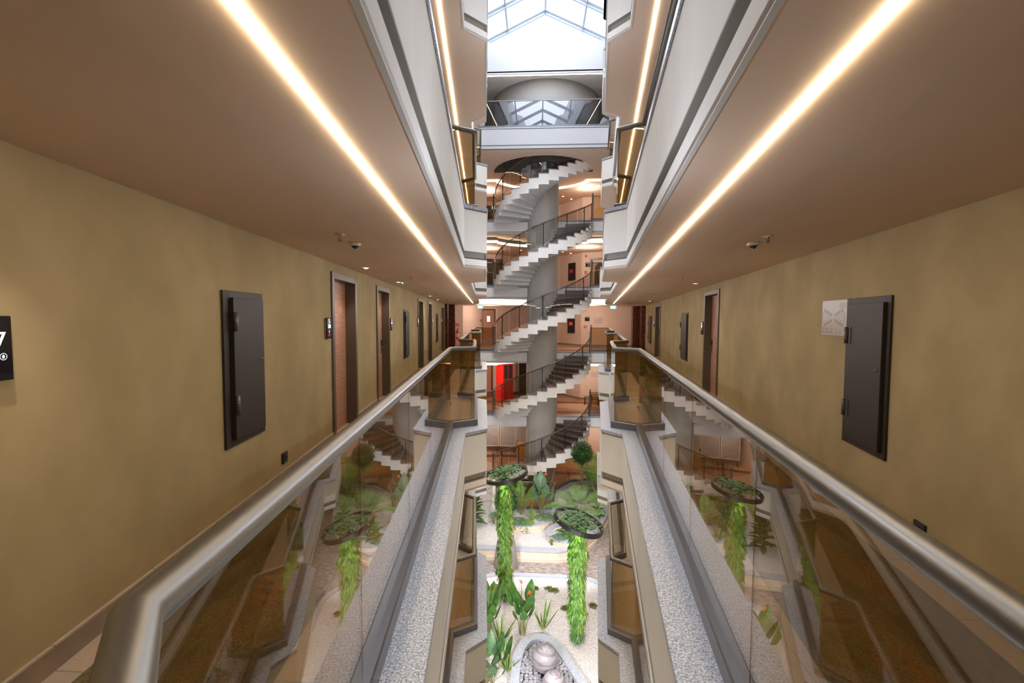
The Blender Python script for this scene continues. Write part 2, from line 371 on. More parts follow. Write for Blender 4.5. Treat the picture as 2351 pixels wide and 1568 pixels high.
doorsL = [(5.48, 6.56), (7.82, 8.90), (12.81, 13.92), (15.11, 16.20), (19.92, 21.2)]
doorsR = [(8.65, 9.90), (17.49, 19.2)]
DH = 2.12
G = -6.5
for nm, X, ds, ye in (('left', xL, doorsL, 21.65), ('right', xR, doorsR, 23.6)):
    hs = [(a + .07, b - .07, -.02, DH - .06) for a, b in ds]
    w = MB(); rect_wall(w, (X(YB), YB), (X(ye), ye), -.8, CH + .2, hs)
    struct(w.build('wall_' + nm, 'plaster'), f'olive plaster corridor wall on the {nm} with doors on the camera floor', 'wall')
    for n in (-1, 1, 2, 3):
        w = MB(); z = n * S; rect_wall(w, (X(YB), YB), (X(ye), ye), z - .8, z + (CH if n < 3 else CH))
        struct(w.build('wall_' + nm, 'plaster'), f'plain plaster corridor wall on the {nm}, {LV[n]}', 'wall')
    w = MB(); rect_wall(w, (X(YB), YB), (X(ye), ye), G, -S - .8)
    struct(w.build('wall_' + nm, 'plaster'), f'plaster wall on the {nm} side of the garden floor', 'wall')
    # skirting and cream floor border on the camera floor
    sg = -1 if nm == 'left' else 1
    seg = [YB] + [q for d in ds for q in d] + [ye]
    b = MB()
    for k in range(0, len(seg), 2):
        b.sweep([(X(seg[k]), seg[k]), (X(seg[k + 1]), seg[k + 1])], [(0, 0), (sg * .014, 0), (sg * .014, .112), (0, .112)])
    cp = MB()
    for k in range(0, len(seg), 2): cp.sweep([(X(seg[k]), seg[k]), (X(seg[k + 1]), seg[k + 1])], [(0, .112), (sg * .016, .112), (sg * .016, .122), (0, .122)])
    struct(cp.build('trim_1', 'border'), f'cream cap strip on the {nm} corridor skirting', 'trim')
    struct(b.build('baseboard_' + nm, 'base'), f'brown stone skirting along the {nm} corridor wall', 'baseboard')
    bw = .14 if nm == 'left' else .28
    b = MB().sweep([(X(YB), YB), (X(ye), ye)], [(0, .001), (sg * bw, .001), (sg * bw, .006), (0, .006)])
    struct(b.build('trim_1', 'border'), f'cream tile strip between skirting and carpet, {nm} corridor', 'floor border')
w = MB(); w.box(xL(YB), xR(YB), YB - .1, YB, G, 13.5)
struct(w.build('wall_back', 'plaster'), 'added plaster wall closing off sky light behind the camera', 'wall')  # added unseen wall, stops sky light leaking in at the open end

for n in (-1, 0, 1, 2, 3):
    z = n * S
    vd = void if n < 3 else void3
    yl = 21.3 if n < 3 else 18.4
    # corridor carpet / lobby floor as one slab each
    mb = MB(); prism_hole(mb, U, vd + [] if n < 3 else vd, z - .05, z)
    fl = mb.build('floor', 'carpet'); struct(fl, f'brown patterned carpet floor slab, {LV[n]}', 'floor')
    lf = MB(); lf.prism([(-2.6, 21.55), (3.05, 21.55), (xR(23), 23.0), (xR(25.1), 25.15)] + lobby[1:-1] + [(xL(23.9), 23.9), (xL(23), 23.0)] if n < 3 else
                       [(-2.4, 24.2), (3.0, 24.2), (5.7, 25.1)] + lobby[1:-1], z, z + .006)
    struct(lf.build('floor', 'lobbyfloor', loc=None), f'orange and cream terrazzo lobby floor, {LV[n]}', 'floor')
    # granite ledge
    path = (outL if n < 3 else oL3) + (outR if n < 3 else oR3)[::-1]
    lg = MB().sweep(path, [(-.012, z - .03), (-.012, z + .012), (.30, z + .012), (.30, z - .03)])
    struct(lg.build('trim_2', 'granite'), f'speckled grey granite ledge around the atrium opening, {LV[n]}', 'ledge')
    # fascia with a recessed groove, its shade painted by a dark lining
    fz = z - .8
    pr = [(.0, z - .03), (.0, z - .59), (.05, z - .59), (.05, z - .69), (.0, z - .69), (.0, fz), (.02, fz), (.02, z - .70), (.06, z - .70), (.06, z - .58), (.08, z - .57), (.08, z - .03)]
    if n < 3:
        for nm, pth, sg in (('left', outL, 1), ('right', outR[::-1], 1)):
            fb = MB().sweep(pth, pr)
            struct(fb.build('trim_3', 'fascia'), f'pale grooved slab edge along the {nm} corridor, {LV[n]}', 'slab edge')
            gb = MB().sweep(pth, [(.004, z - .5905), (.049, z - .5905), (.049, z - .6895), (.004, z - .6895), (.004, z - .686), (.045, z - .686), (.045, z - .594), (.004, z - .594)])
            struct(gb.build('trim_4', 'groove'), f'painted shade lining the groove in the {nm} slab edge, {LV[n]}', 'groove')
            ib = MB().sweep(pth, [(.30, z + .001), (.30, z + .008), (.62, z + .008), (.62, z + .001)])
            struct(ib.build('trim_1', 'border'), f'cream stone strip inside the {nm} balustrade, {LV[n]}', 'floor border')
        fb = MB().box(-2.72, 3.16, 21.3, 21.46, z - .48, z - .03)
        fb.box(-2.72, 3.16, 21.42, 21.62, z - .56, z - .48)
        struct(fb.build('trim_5', 'white'), f'white landing slab edge behind the spiral stair, {LV[n]}', 'slab edge')
    else:
        for nm, pth in (('left', oL3), ('right', oR3[::-1])):
            fb = MB().sweep(pth, pr)
            struct(fb.build('trim_3', 'fascia'), f'pale grooved slab edge along the {nm} corridor, {LV[n]}', 'slab edge')
        fb = MB().box(-2.42, 2.8, 18.4, 18.5, z - .66, z - .03); fb.box(-2.42, 2.8, 18.45, 18.5, z - .8, z - .66)
        fb.box(-2.42, 2.8, 18.42, 18.5, z - .8, z - .70)
        struct(fb.build('trim_5', 'white2'), 'white front edge of the top floor bridge', 'slab edge')
    # ceiling of the storey below this slab
    if n < 3:
        cb = MB(); prism_hole(cb, U, void_ceil, fz + .004, fz + .03)
        struct(cb.build('ceiling', 'ceil'), f'flat pinkish beige ceiling under the floor slab, {LV[n]}', 'ceiling')
        rc = MB().prism([(-2.75, 21.46), *cove[0:1], *cove[1:], (3.2, 21.46)], z - .50, z - .47)
        struct(rc.build('ceiling', 'ceil'), f'raised ceiling pocket behind the stair under the slab, {LV[n]}', 'ceiling')
        cl = MB().sweep(cove, [(.012, fz + .012), (.012, fz + .13), (.0, fz + .13), (.0, fz + .012)])
        tag(cl.build('cove_light', 'cove'), f'glowing curved cove light in the lobby ceiling below the slab {LV[n]}', 'light')
    else:
        cb = MB(); prism_hole(cb, U, oL3 + [(CX - 2.28 - .0, 18.41)] + [(CX + 2.2, 18.41)] + oR3[::-1], fz, fz + .03) if False else None
        cbm = MB(); o_ = U
        # ceiling under the top floor: corridors plus the bridge with a half round stair hole
        poly = [(xL(YB), YB), (-.04, YB), (-.04, -.3)] + oL3[1:] + [(-2.42, 18.45), (CX, 18.45), (CX, CY - 2.28)]
        left = poly + [(CX + 2.28 * cos(R(a)), CY + 2.28 * sin(R(a))) for a in range(260, 179, -10)] + [(CX, CY), (CX, 27.6), (-1.2, 27.7), (-2.3, 26.7), (-3.15, 26.4), (-3.95, 24.2), (xL(24), 24.0)]
        polyr = [(xR(YB), YB), (.33, YB), (.33, -.3)] + oR3[1:] + [(2.8, 18.45), (CX, 18.45), (CX, CY - 2.28)]
        right = polyr + [(CX + 2.28 * cos(R(a)), CY + 2.28 * sin(R(a))) for a in range(280, 361, 10)] + [(CX, CY), (CX, 27.6), (1.35, 27.5), (2.5, 25.9), (xR(25.2), 25.2)]
        cbm.prism(left, fz + .004, fz + .03); cbm.prism(right, fz + .004, fz + .03)
        # lobby pocket is ringed by the cove light, set just under the ceiling
        struct(cbm.build('ceiling', 'ceil'), 'beige ceiling under the top floor with a half round stair opening', 'ceiling')
        cl = MB().sweep([(x, y) for x, y in cove], [(.012, fz - .05), (.012, fz - .004), (-.14, fz - .004), (-.14, fz - .05)])
        tag(cl.build('cove_light', 'cove'), 'glowing curved cove light high in the lobby ceiling under the top floor', 'light')
        hb = MB().sweep([(CX - 2.28, CY + .1)] + hole[1:-1] + [(CX + 2.28, CY + .1)], [(0, fz), (0, z), (-.05, z), (-.05, fz)])
        struct(hb.build('trim_6', 'ceil'), 'curved rim of the half round stair opening', 'rim')
    # lobby walls of this storey
    lw = MB().sweep([(xR(23.6), 23.6)] + lobby + [(xL(21.65), 21.65)], [(0, z), (0, z + CH + .05), (-.1, z + CH + .05), (-.1, z)])
    struct(lw.build('wall_front', 'pink'), f'salmon painted lobby wall behind the stair, {LV[n]}', 'wall')
    bb = MB().sweep(lobby, [(.0, z), (.0, z + .1), (.012, z + .1), (.012, z)])
    struct(bb.build('baseboard_front', 'base'), f'stone skirting of the lobby, {LV[n]}', 'baseboard')

# top storey ceiling, upstand and skylight
zc = 3 * S + CH
cb = MB()
cb.prism([(xL(YB), YB), (-.04, YB), (-.04, -.3)] + oL3[1:-1] + [(-2.40, 18.6), (2.8, 18.6), (5.0, 20), (xR(25.2), 25.2)] + lobby[1:-1] + [(xL(24), 24.0)], zc, zc + .05)
cb.prism([(xR(YB), YB), (.33, YB), (.33, -.3)] + oR3[1:-1] + [(2.8, 18.6), (xR(21), 21)], zc, zc + .05)
struct(cb.build('ceiling', 'white'), 'white ceiling of the top floor', 'ceiling')
wb = MB().box(-2.45, 2.85, 18.6, 18.75, zc - .06, 12.5)
struct(wb.build('wall_front', 'white2'), 'white beam wall under the gable glazing', 'wall')
for nm, p in (('left', oL3[1:-1] + [(-2.42, 18.7)]), ('right', ([(2.82, 18.7)] + oR3[1:-1][::-1] + [(.33, -.3)]))):
    ub = MB().sweep(p, [(0, zc), (0, 13.9), (.08, 13.9), (.08, zc)])
    struct(ub.build('wall_' + nm, 'white'), f'white upstand under the skylight on the {nm}', 'wall')
ll = MB().box(-2.35, 2.75, 18.68, 18.72, zc - .075, zc - .06)
tag(ll.build('led_strip', 'lampw'), 'thin white light line above the top floor bridge', 'light')
sk = thing('window_1', 'gabled glass skylight roof over the atrium', 'skylight', (CX, 0, 0), kind='structure')
zr = lambda x: 13.62 - .47 * abs(x)
rb = MB(); y0s = [18.62 - 1.45 * k for k in range(15)]
for y in y0s:
    for sg in (-1, 1): rb.bar((0, y, zr(0) - .03), (sg * 3.6, y, zr(3.6) - .03), .05, .10)
rb.build('rafter', 'steel', sk)
rf = MB()
for y in y0s:
    for sg in (-1, 1): rf.bar((0, y - .03, zr(0) + .05), (sg * 3.6, y - .03, zr(3.6) + .05), .16, .04)
rf.build('flange', 'white', sk)
pb = MB()
for x in (0, -1.48, 1.48, -2.96, 2.96): pb.bar((x, 18.7, zr(x) + .02), (x, YB, zr(x) + .02), .055, .09)
pb.build('purlin', 'steel', sk)
gb = MB()
for x in (0, -1.48, 1.48): gb.box(x - .03, x + .03, 18.62, 18.68, 12.5, zr(x))
gb.build('mullion', 'steel', sk)
gp = MB()
for sg in (-1, 1): gp.add([(0, YB, zr(0) + .09), (sg * 3.6, YB, zr(3.6) + .09), (sg * 3.6, 18.7, zr(3.6) + .09), (0, 18.7, zr(0) + .09)], [(0, 1, 2, 3)])
gp.add([(-2.4, 18.66, 12.5), (2.4, 18.66, 12.5), (0, 18.66, 13.6)], [(0, 1, 2)])
gp.build('pane', 'pane', sk)

# ------------------------------------------------------------------ led strips on the corridor ceilings
for n in (-2, -1, 0, 1, 2, 3):
    z = n * S + CH if n > -2 else -S - .8
    for nm, a, b in (('left', (-.575, .2), (-2.85, 20.2)), ('right', (.655, .2), (3.42, 20.6))):
        e = MB().bar((*a, z - .0005), (*b, z - .0005), .016, .005)
        where = LV[n] if n > -2 else 'over the garden floor'
        tag(e.build('led_strip', 'lamp'), f'long warm linear light along the {nm} corridor ceiling {where}', 'light')

# ------------------------------------------------------------------ balustrades
def split_seg(a, b, w=1.25):
    a, b = Vector(a), Vector(b); d = (b - a).length; k = max(1, round(d / w))
    return [(a.lerp(b, i / k), a.lerp(b, (i + 1) / k)) for i in range(k)]
def balustrade(nm, path, z, label, glass='glass', h=1.12, rmat='rail', r=.033, newel=None, n_thin=1):
    t = thing('balustrade', label, 'balustrade', (path[0][0], path[0][1], z))
    L = [(x - path[0][0], y - path[0][1]) for x, y in path]
    main = L[:len(L) - n_thin + 0] if n_thin else L
    circ = [(r * cos(2 * PI * k / 16), h + r * sin(2 * PI * k / 16)) for k in range(16)]
    MB().sweep(main, circ, smooth=True).build('handrail', rmat, t)
    if n_thin: MB().sweep(L[-2:], [(x * .6, h + (zz - h) * .6) for x, zz in circ], smooth=True).build('handrail', 'rail2', t)
    MB().sweep(L, [(-.05, .012), (.05, .012), (.05, .10), (.042, .108), (-.042, .108), (-.05, .10)]).build('base_shoe', 'shoe', t)
    for i in range(len(L) - 1):
        for a, b in split_seg(L[i], L[i + 1]):
            d = (b - a).normalized(); a2 = a + d * .006; b2 = b - d * .006; nn = Vector((-d.y, d.x)) * .005
            v = [a2 - nn, b2 - nn, b2 + nn, a2 + nn]
            g = MB(); g.add([(p.x, p.y, .10) for p in v] + [(p.x, p.y, h - .02) for p in v], [(0, 3, 2, 1), (4, 5, 6, 7), (0, 1, 5, 4), (1, 2, 6, 5), (2, 3, 7, 6), (3, 0, 4, 7)])
            g.build('glass_panel', glass, t)
    if newel:
        x, y = newel[0] - path[0][0], newel[1] - path[0][1]
        MB().lathe([(0, 0), (.05, 0), (.05, .02), (.036, .03), (.036, 1.12), (.045, 1.13), (.045, 1.15), (.015, 1.16), (.015, 1.19)], (x, y, .012), 14).sphere((x, y, 1.235), .035).build('newel_post', 'rail2', t)
    return t
bL = balustrade('left', railL, 0, 'smoked glass balustrade with steel handrail left of the atrium on the camera floor', newel=(-2.05, 21.42))
bR = balustrade('right', railR, 0, 'smoked glass balustrade with steel handrail right of the atrium on the camera floor', newel=(2.53, 21.42))
for n in (-1, 1, 2):
    for b, s_ in ((bL, 'left'), (bR, 'right')):
        dup(b, (b.location.x, b.location.y, n * S), f'smoked glass balustrade on the {s_} side of the atrium, {LV[n]}')
balustrade('left', railL[:-2] + [(-2.6, 18.7)], 3 * S, 'smoked glass balustrade on the left side of the atrium, on the top floor', n_thin=0)
balustrade('right', railR[:-2] + [(3.0, 18.7)], 3 * S, 'smoked glass balustrade on the right side of the atrium, on the top floor', n_thin=0)
balustrade('bridge', [(-2.4, 18.5), (2.8, 18.5)], 3 * S, 'wide clear glass balustrade across the top floor bridge, mirroring the skylight', 'glass3', 1.08, 'rail2', .02, n_thin=0)
balustrade('back', [(-.6, -.6), (.75, -.6)], 0, 'short glass balustrade closing the atrium opening behind the camera', n_thin=0)

# ------------------------------------------------------------------ spiral stair
NS = 17; HS = S / 18; DA = 180 / NS
RI, RO = .74, 2.28
def sector(mb, r0, r1, a0, a1, z0, z1, k=3):
    A = [R(a0 + (a1 - a0) * i / k) for i in range(k + 1)]
    v = []
    for zz in (z0, z1):
        for a in A: v += [(r0 * cos(a), r0 * sin(a), zz), (r1 * cos(a), r1 * sin(a), zz)]
    o = 2 * (k + 1); f = []
    for i in range(k):
        b = 2 * i
        f += [(b, b + 2, b + 3, b + 1), (o + b, o + b + 1, o + b + 3, o + b + 2), (b + 1, b + 3, o + b + 3, o + b + 1), (b, o + b, o + b + 2, b + 2)]
    f += [(0, 1, o + 1, o), (2 * k, o + 2 * k, o + 2 * k + 1, 2 * k + 1)]
    return mb.add(v, f)
def flight(label, z):
    t = thing('spiral_staircase', label, 'staircase', (CX, CY, z), group=None)
    b = MB()
    for i in range(NS):
        a = 180 + i * DA; zt = (i + 1) * HS
        sector(b, RI - .04, RO, a, a + DA, zt - .46 if i > 1 else zt - .30, zt - .025)
    b.build('stair_body', 'white', t)
    for i in range(NS):
        a = 180 + i * DA; zt = (i + 1) * HS
        tr = sector(MB(), RI - .03, RO + .02, a - .6, a + DA, zt - .025, zt)
        to = tr.build('tread', 'tread', t)
        rs = sector(MB(), RI - .03, RO - .09, a - .35, a, zt - HS, zt - .025, 1)
        rs.build('riser', 'riser', to)
    rs = sector(MB(), RI - .03, RO - .09, 359.6, 360, NS * HS, S - .03, 1); rs.build('riser', 'riser', t)
    RR = RO - .05
    zz = lambda a: (a - 180) / DA * HS + HS * .5
    hp = [(RR * cos(R(a)), RR * sin(R(a)), zz(a) + .98) for a in [180 + 180 * i / 40 for i in range(41)]]
    hp = [(hp[0][0], hp[0][1] + .06, hp[0][2] - .02)] + hp + [(hp[-1][0], hp[-1][1] + .05, hp[-1][2] + .02)]
    MB().tube(hp, .024, 10).build('handrail', 'rail2', t)
    for j in range(7):
        a = 180 + DA * (1.0 + j * 2.5)
        zb = (int((a - 180) / DA + .001) + 1) * HS
        p = MB(); x, y = RR * cos(R(a)), RR * sin(R(a))
        p.tube([(x, y, zb), (x, y, zz(a) + .97)], .02, 8); p.lathe([(0, 0), (.045, 0), (.045, .012), (.02, .02)], (x, y, zb), 10)
        for hh in (.22, .8): p.bar((x, y, zb + hh), ((RR - .06) * cos(R(a)), (RR - .06) * sin(R(a)), zb + hh), .03, .03)
        p.build('post', 'black', t)
    for j in range(7):
        a0 = 180 + DA * (1.0 + j * 2.5) - DA * 1.2; a1 = a0 + DA * 2.4; a0 = max(a0, 180); a1 = min(a1, 360)
        k = 5; v = []
        for i in range(k + 1):
            a = a0 + (a1 - a0) * i / k; q = RR + .035
            v += [(q * cos(R(a)), q * sin(R(a)), zz(a) + .12), (q * cos(R(a)), q * sin(R(a)), zz(a) + 1.04)]
        MB().add(v, [(2 * i, 2 * i + 2, 2 * i + 3, 2 * i + 1) for i in range(k)]).build('glass_panel', 'glass2', t)
    return t
f0 = flight('white spiral stair flight with dark treads rising from the camera floor', 0)
dup(f0, (CX, CY, -S), 'spiral stair flight with brown treads arriving at the camera floor from below')
dup(f0, (CX, CY, -2 * S), 'lowest spiral stair flight, rising from the garden floor behind the plants')
dup(f0, (CX, CY, S), 'spiral stair flight with stepped white underside, one floor up')
dup(f0, (CX, CY, 2 * S), 'topmost spiral stair flight reaching the half round ceiling opening')
c = MB().lathe([(.73, -2 * S), (.73, 3 * S - .8)], (CX, CY, 0), 40)
struct(c.build('column', 'column'), 'tall round grey plaster column inside the spiral stair', 'column')
dr = thing('drum_wall', 'large round pale grey drum enclosing the stair head on the top floor', 'wall', (CX + .08, CY, 3 * S), kind='structure')
k = 48; A = [R(90 + 20 + 320 * i / k) for i in range(k + 1)]; v = []
for a in A:
    for r_, z_ in ((2.42, .006), (2.42, CH), (2.34, CH), (2.34, .006)): v.append((r_ * cos(a), r_ * sin(a), z_))
MB().add(v, [(4 * i + j, 4 * (i + 1) + j, 4 * (i + 1) + (j + 1) % 4, 4 * i + (j + 1) % 4) for i in range(k) for j in range(4)], True).build('shell', 'drum', dr)
a = R(-12); dd = MB(); dd.box(2.425, 2.44, -.32, .32, .02, 1.95); o = dd.build('door', 'dframe', dr); o.rotation_euler.z = a

# ------------------------------------------------------------------ wall mounted things
aL = math.atan2(1, -.1165); aR = math.atan2(-1, -.146)
def wl(side, y, z, out=0.):
    """location and rotation of a frame on a side wall: local X to the viewer's right, -Y out of the wall"""
    X, a = (xL, aL) if side == 'L' else (xR, aR)
    nx, ny = sin(a), -cos(a)
    return (X(y) + nx * out, y + ny * out, z), a
def door(k, side, y0, y1, label):
    loc, a = wl(side, (y0 + y1) / 2, 0); w = (y1 - y0) / cos(math.atan(.1165)) / 2
    t = thing(f'door_{k}', label, 'door', loc, a, kind='structure')
    f = MB()
    for sx in (-1, 1): f.box(min(sx * w, sx * (w - .085)), max(sx * w, sx * (w - .085)), -.022, .165, 0, DH)
    f.box(-w + .085, w - .085, -.022, .165, DH - .085, DH)
    f.build('door_frame', 'dframe', t, bevel=.004)
    MB().box(-w + .08, w - .08, .125, .165, .004, DH - .08).build('door_leaf', 'wood', t)
    hx = (w - .17) if side == 'L' else -(w - .17)
    if k == 1: hx = -hx
    h = MB().box(hx - .02, hx + .02, .115, .126, .86, 1.10); h.tube([(hx, .12, .98), (hx, .07, .98), (hx - .10 * (1 if hx > 0 else -1), .07, .98)], .009, 8)
    h.build('handle', 'rail', t)
    s = MB().box(hx - .025, hx + .025, .10, .126, 1.02, 1.12); s.build('lock_case', 'black', t)
    MB().lathe([(0, -.004), (.012, -.004), (.012, .0)], (0, 0, 0), 10).build('peephole', 'brass', t, loc=(0, .122, 1.5)).rotation_euler = (PI / 2, 0, 0)
    th = MB().box(-w + .08, w - .08, -.02, .125, .0, .007); th.build('threshold', 'border', t)
door(1, 'L', *doorsL[0], 'red-brown veneer door in a bronze frame, nearest on the left wall')
door(2, 'L', *doorsL[1], 'second veneer door from the camera on the left wall')
door(3, 'L', *doorsL[2], 'third bronze framed door on the left wall, past the grey hatch')
door(4, 'L', *doorsL[3], 'fourth bronze framed door on the left wall')
door(5, 'L', *doorsL[4], 'last bronze framed door on the left wall beside the marble pillar')
door(6, 'R', *doorsR[0], 'red-brown veneer door in a bronze frame, nearest on the right wall')
door(7, 'R', *doorsR[1], 'farther bronze framed door on the right wall')

def hatch(side, y0, y1, label, z0=.585, z1=1.745, hinge=-1):
    loc, a = wl(side, (y0 + y1) / 2, z0); w = (y1 - y0) / 2 * 1.007; h = z1 - z0
    t = thing('service_hatch', label, 'hatch', loc, a)
    f = MB().box(-w, -w + .065, -.018, 0, 0, h).box(w - .065, w, -.018, 0, 0, h).box(-w + .065, w - .065, -.018, 0, 0, .065).box(-w + .065, w - .065, -.018, 0, h - .065, h)
    f.build('hatch_frame', 'panel', t, bevel=.003)
    x0, x1 = (-w + .085, w - .045) if hinge < 0 else (-w + .045, w - .085)
    MB().box(x0, x1, -.045, -.003, .05, h - .05).build('hatch_door', 'panel', t, bevel=.003)
    for zz in (.24, .86):
        hx = x0 + .005 if hinge < 0 else x1 - .005
        m = MB().lathe([(0, 0), (.014, 0), (.014, .14), (0, .14)], (hx, -.058, zz), 10).box(min(hx, hx - hinge * .05), max(hx, hx - hinge * .05), -.05, -.044, zz, zz + .14)
        m.lathe([(.0155, .035), (.0155, .041)], (hx, -.058, zz), 10); m.lathe([(.0155, .10), (.0155, .106)], (hx, -.058, zz), 10)
        m.build('hinge', 'shoe', t)
    lx = x1 - .05 if hinge < 0 else x0 + .05
    MB().lathe([(0, .012), (.006, .012), (.009, .009), (.014, 0)], (0, 0, 0), 14).build('lock', 'rail', t, loc=(lx, -.045, h * .54)).rotation_euler = (PI / 2, 0, 0)
hatch('L', 3.14, 3.72, 'dark steel service hatch on the left wall, nearest the camera')
hatch('L', 10.46, 11.12, 'dark steel service hatch between the second and third left doors')
hatch('L', 17.72, 18.3, 'dark steel service hatch between the fourth and last left doors')
hatch('R', 3.52, 4.14, 'dark steel service hatch on the right wall beside the evacuation plan', .49, 1.735, -1)
hatch('R', 11.78, 12.72, 'dark steel service hatch on the right wall between the two doors', .47, 1.72, -1)
hatch('R', 20.7, 22.0, 'dark steel service hatch near the far end of the right wall', .42, 1.70, -1)

def roomsign(side, y, label, num, w=.145, h=.25, z=1.30, red=True):
    loc, a = wl(side, y, z)
    t = thing('room_sign', label, 'sign', loc, a)
    MB().box(-w / 2, w / 2, -.034, -.020, 0, h).build('glass_plate', 'blackg', t, bevel=.003)
    MB().box(-w / 2 + .02, w / 2 - .02, -.020, 0, .02, h - .02).build('backing', 'plast', t)
    text('emblem', 'S', .075, 'whitee', t, (0, -.0355, h - .045))
    text('room_number', num, .062, 'whitee', t, (0, -.0355, h - .105))
    MB().box(-.012, .012, -.036, -.034, h - .18, h - .15).build('blue_icon', 'bluee', t)
    if red: MB().box(-.012, .012, -.036, -.034, h - .222, h - .192).build('red_icon', 'rede', t)
    return t
loc, a = wl('L', 1.557, 1.302)
t = thing('room_sign', 'large black glass room sign cut by the left edge of the view', 'sign', loc, a)
MB().box(-.11, .11, -.036, -.022, 0, .25).build('glass_plate', 'blackg', t, bevel=.004)
MB().box(-.08, .085, -.022, 0, -.01, .23).build('backing', 'plaster', t)
text('room_number', '327', .085, 'whitee', t, (.022, -.0375, .155))
text('emblem', 'S', .05, 'whitee', t, (.0, -.0375, .215))
ic = MB()
for k in range(20):
    a0, a1 = 2 * PI * k / 20, 2 * PI * (k + 1) / 20
    ic.add([(.073 + r_ * cos(q), -.0368, .093 + r_ * sin(q)) for r_, q in ((.012, a0), (.0135, a0), (.0135, a1), (.012, a1))], [(0, 1, 2, 3)])
ic.add([(.070, -.0368, .086), (.076, -.0368, .086), (.078, -.0368, .095), (.073, -.0368, .101), (.068, -.0368, .095)], [(0, 1, 2, 3, 4)])
ic.build('bell_icon', 'whitee', t)
roomsign('L', 5.31, 'black glass room sign before the nearest left door', '328')
roomsign('L', 8.985, 'black glass room sign just past the second left door', '329')
roomsign('L', 12.66, 'black glass room sign before the third left door', '330')
roomsign('L', 16.31, 'black glass room sign past the fourth left door', '331')
roomsign('L', 19.85, 'black glass room sign before the last left door', '332')
roomsign('R', 10.01, 'black glass room sign beside the nearest right door', '326', .2, .28, 1.22, False)
roomsign('R', 19.45, 'black glass room sign beside the farther right door', '325', .3, .28, 1.22, False)
def socket(side, y, z, s, label):
    loc, a = wl(side, y, z); t = thing('wall_socket', label, 'socket', loc, a)
    MB().box(-s / 2, s / 2, -.017, 0, -s / 2, s / 2).build('cover_plate', 'black', t, bevel=.003)
    MB().lathe([(.028, 0), (.028, .004), (.022, .004), (.020, -.001), (0, -.001)], (0, 0, 0), 18).build('insert', 'blackg', t, loc=(0, -.017, 0)).rotation_euler = (PI / 2, 0, 0)
socket('L', 4.10, .235, .10, 'black wall socket low on the left wall near the first door')
socket('R', 3.12, .145, .11, 'black wall socket low on the right wall behind the handrail')
socket('L', 19.2, .30, .10, 'tiny black wall socket at the far end of the left wall')

loc, a = wl('R', 4.375, 1.405)
t = thing('evacuation_plan', 'glossy evacuation plan sheet beside the right hand hatch', 'sign', loc, a)
MB().box(-.24, .235, -.008, -.002, 0, .325).build('sheet', mat('plan acrylic', (.42, .35, .30), .28, spec=.2), t)
pm = MB(); Y = -.0085
def pl(x0, z0, x1, z1, w=.0012): pm.bar((x0, Y, z0), (x1, Y, z1), .0006, w)
cxp, czp = -.02, .165
for s1 in (-1, 1):
    for s2 in (-1, 1):
        pl(cxp + .015 * s1, czp + .012 * s2, cxp + .17 * s1, czp + .055 * s2); pl(cxp + .03 * s1, czp + .035 * s2, cxp + .17 * s1, czp + .082 * s2)
        pl(cxp + .05 * s1, czp + .008 * s2, cxp + .165 * s1, czp + .032 * s2)
        for q in range(9):
            x = .03 + q * .0165; pl(cxp + x * s1, czp + (.035 + (x - .03) * .335) * s2, cxp + x * s1 + .003, czp + (.018 + (x - .03) * .28) * s2)
    pl(cxp + .17 * s1, czp - .082, cxp + .205 * s1, czp - .03); pl(cxp + .205 * s1, czp - .03, cxp + .205 * s1, czp + .03); pl(cxp + .205 * s1, czp + .03, cxp + .17 * s1, czp + .082)
for q in range(4): pl(.10 - .02 * (q == 1), .29 - q * .012, .225, .29 - q * .012, .003)
for x in (-.215, -.145, -.07):
    for q in range(4): pl(x + .018, .068 - q * .006, x + .045, .068 - q * .006, .002)
for x in (-.215, -.145, -.07, .01):
    for q in range(4): pl(x + .018, .036 - q * .006, x + .045, .036 - q * .006, .002)
pm.build('floor_plan_drawing', 'ink', t)
for x, z, m in ((-.218, .06, 'red'), (-.218, .028, 'red'), (-.148, .06, 'bluee'), (-.148, .028, 'leafm'), (-.073, .028, 'leafm'), (.007, .028, 'leafy'), (.11, .025, 'bluee')):
    MB().box(x, x + .014, Y - .0005, Y + .001, z - .004, z + .012).build('symbol', mat('sym', {'red': (.4, .02, .02), 'bluee': (.12, .08, .35), 'leafm': (.03, .2, .06), 'leafy': (.5, .4, .05)}[m], .4), t)

# ceiling fittings
def sprinkler(x, y, label, z=CH):
    t = thing('sprinkler', label, 'sprinkler', (x, y, z))
    MB().lathe([(0, 0), (.038, 0), (.036, -.006), (0, -.007)], n=20).build('collar', 'plast', t)
    b = MB().tube([(0, 0, -.005), (0, 0, -.02)], .010, 8); b.tube([(-.012, 0, -.02), (-.012, 0, -.042), (0, 0, -.05)], .0025, 6); b.tube([(.012, 0, -.02), (.012, 0, -.042), (0, 0, -.05)], .0025, 6)
    b.lathe([(0, 0), (.014, 0), (.014, .002), (0, .002)], (0, 0, -.053), 12); b.build('frame', 'rail', t)
    MB().tube([(0, 0, -.02), (0, 0, -.048)], .003, 6).build('bulb', 'red', t)
def detector(x, y, label, z=CH):
    t = thing('smoke_detector', label, 'smoke detector', (x, y, z))
    MB().lathe([(0, 0), (.055, 0), (.052, -.018), (.038, -.026), (0, -.026)], n=28).build('housing', 'plast', t)
    b = MB()
    for q in range(5): r_ = .036 - q * .006; b.lathe([(0, 0), (r_, 0), (r_ - .002, -.003), (0, -.003)], (0, 0, -.028 - q * .006), 20)
    b.build('grille', 'panel', t)
    MB().lathe([(0, 0), (.010, 0), (.008, -.006), (0, -.006)], (0, 0, -.057), 10).tube([(0, 0, -.02), (0, 0, -.058)], .006, 6).build('cap', 'plast', t)
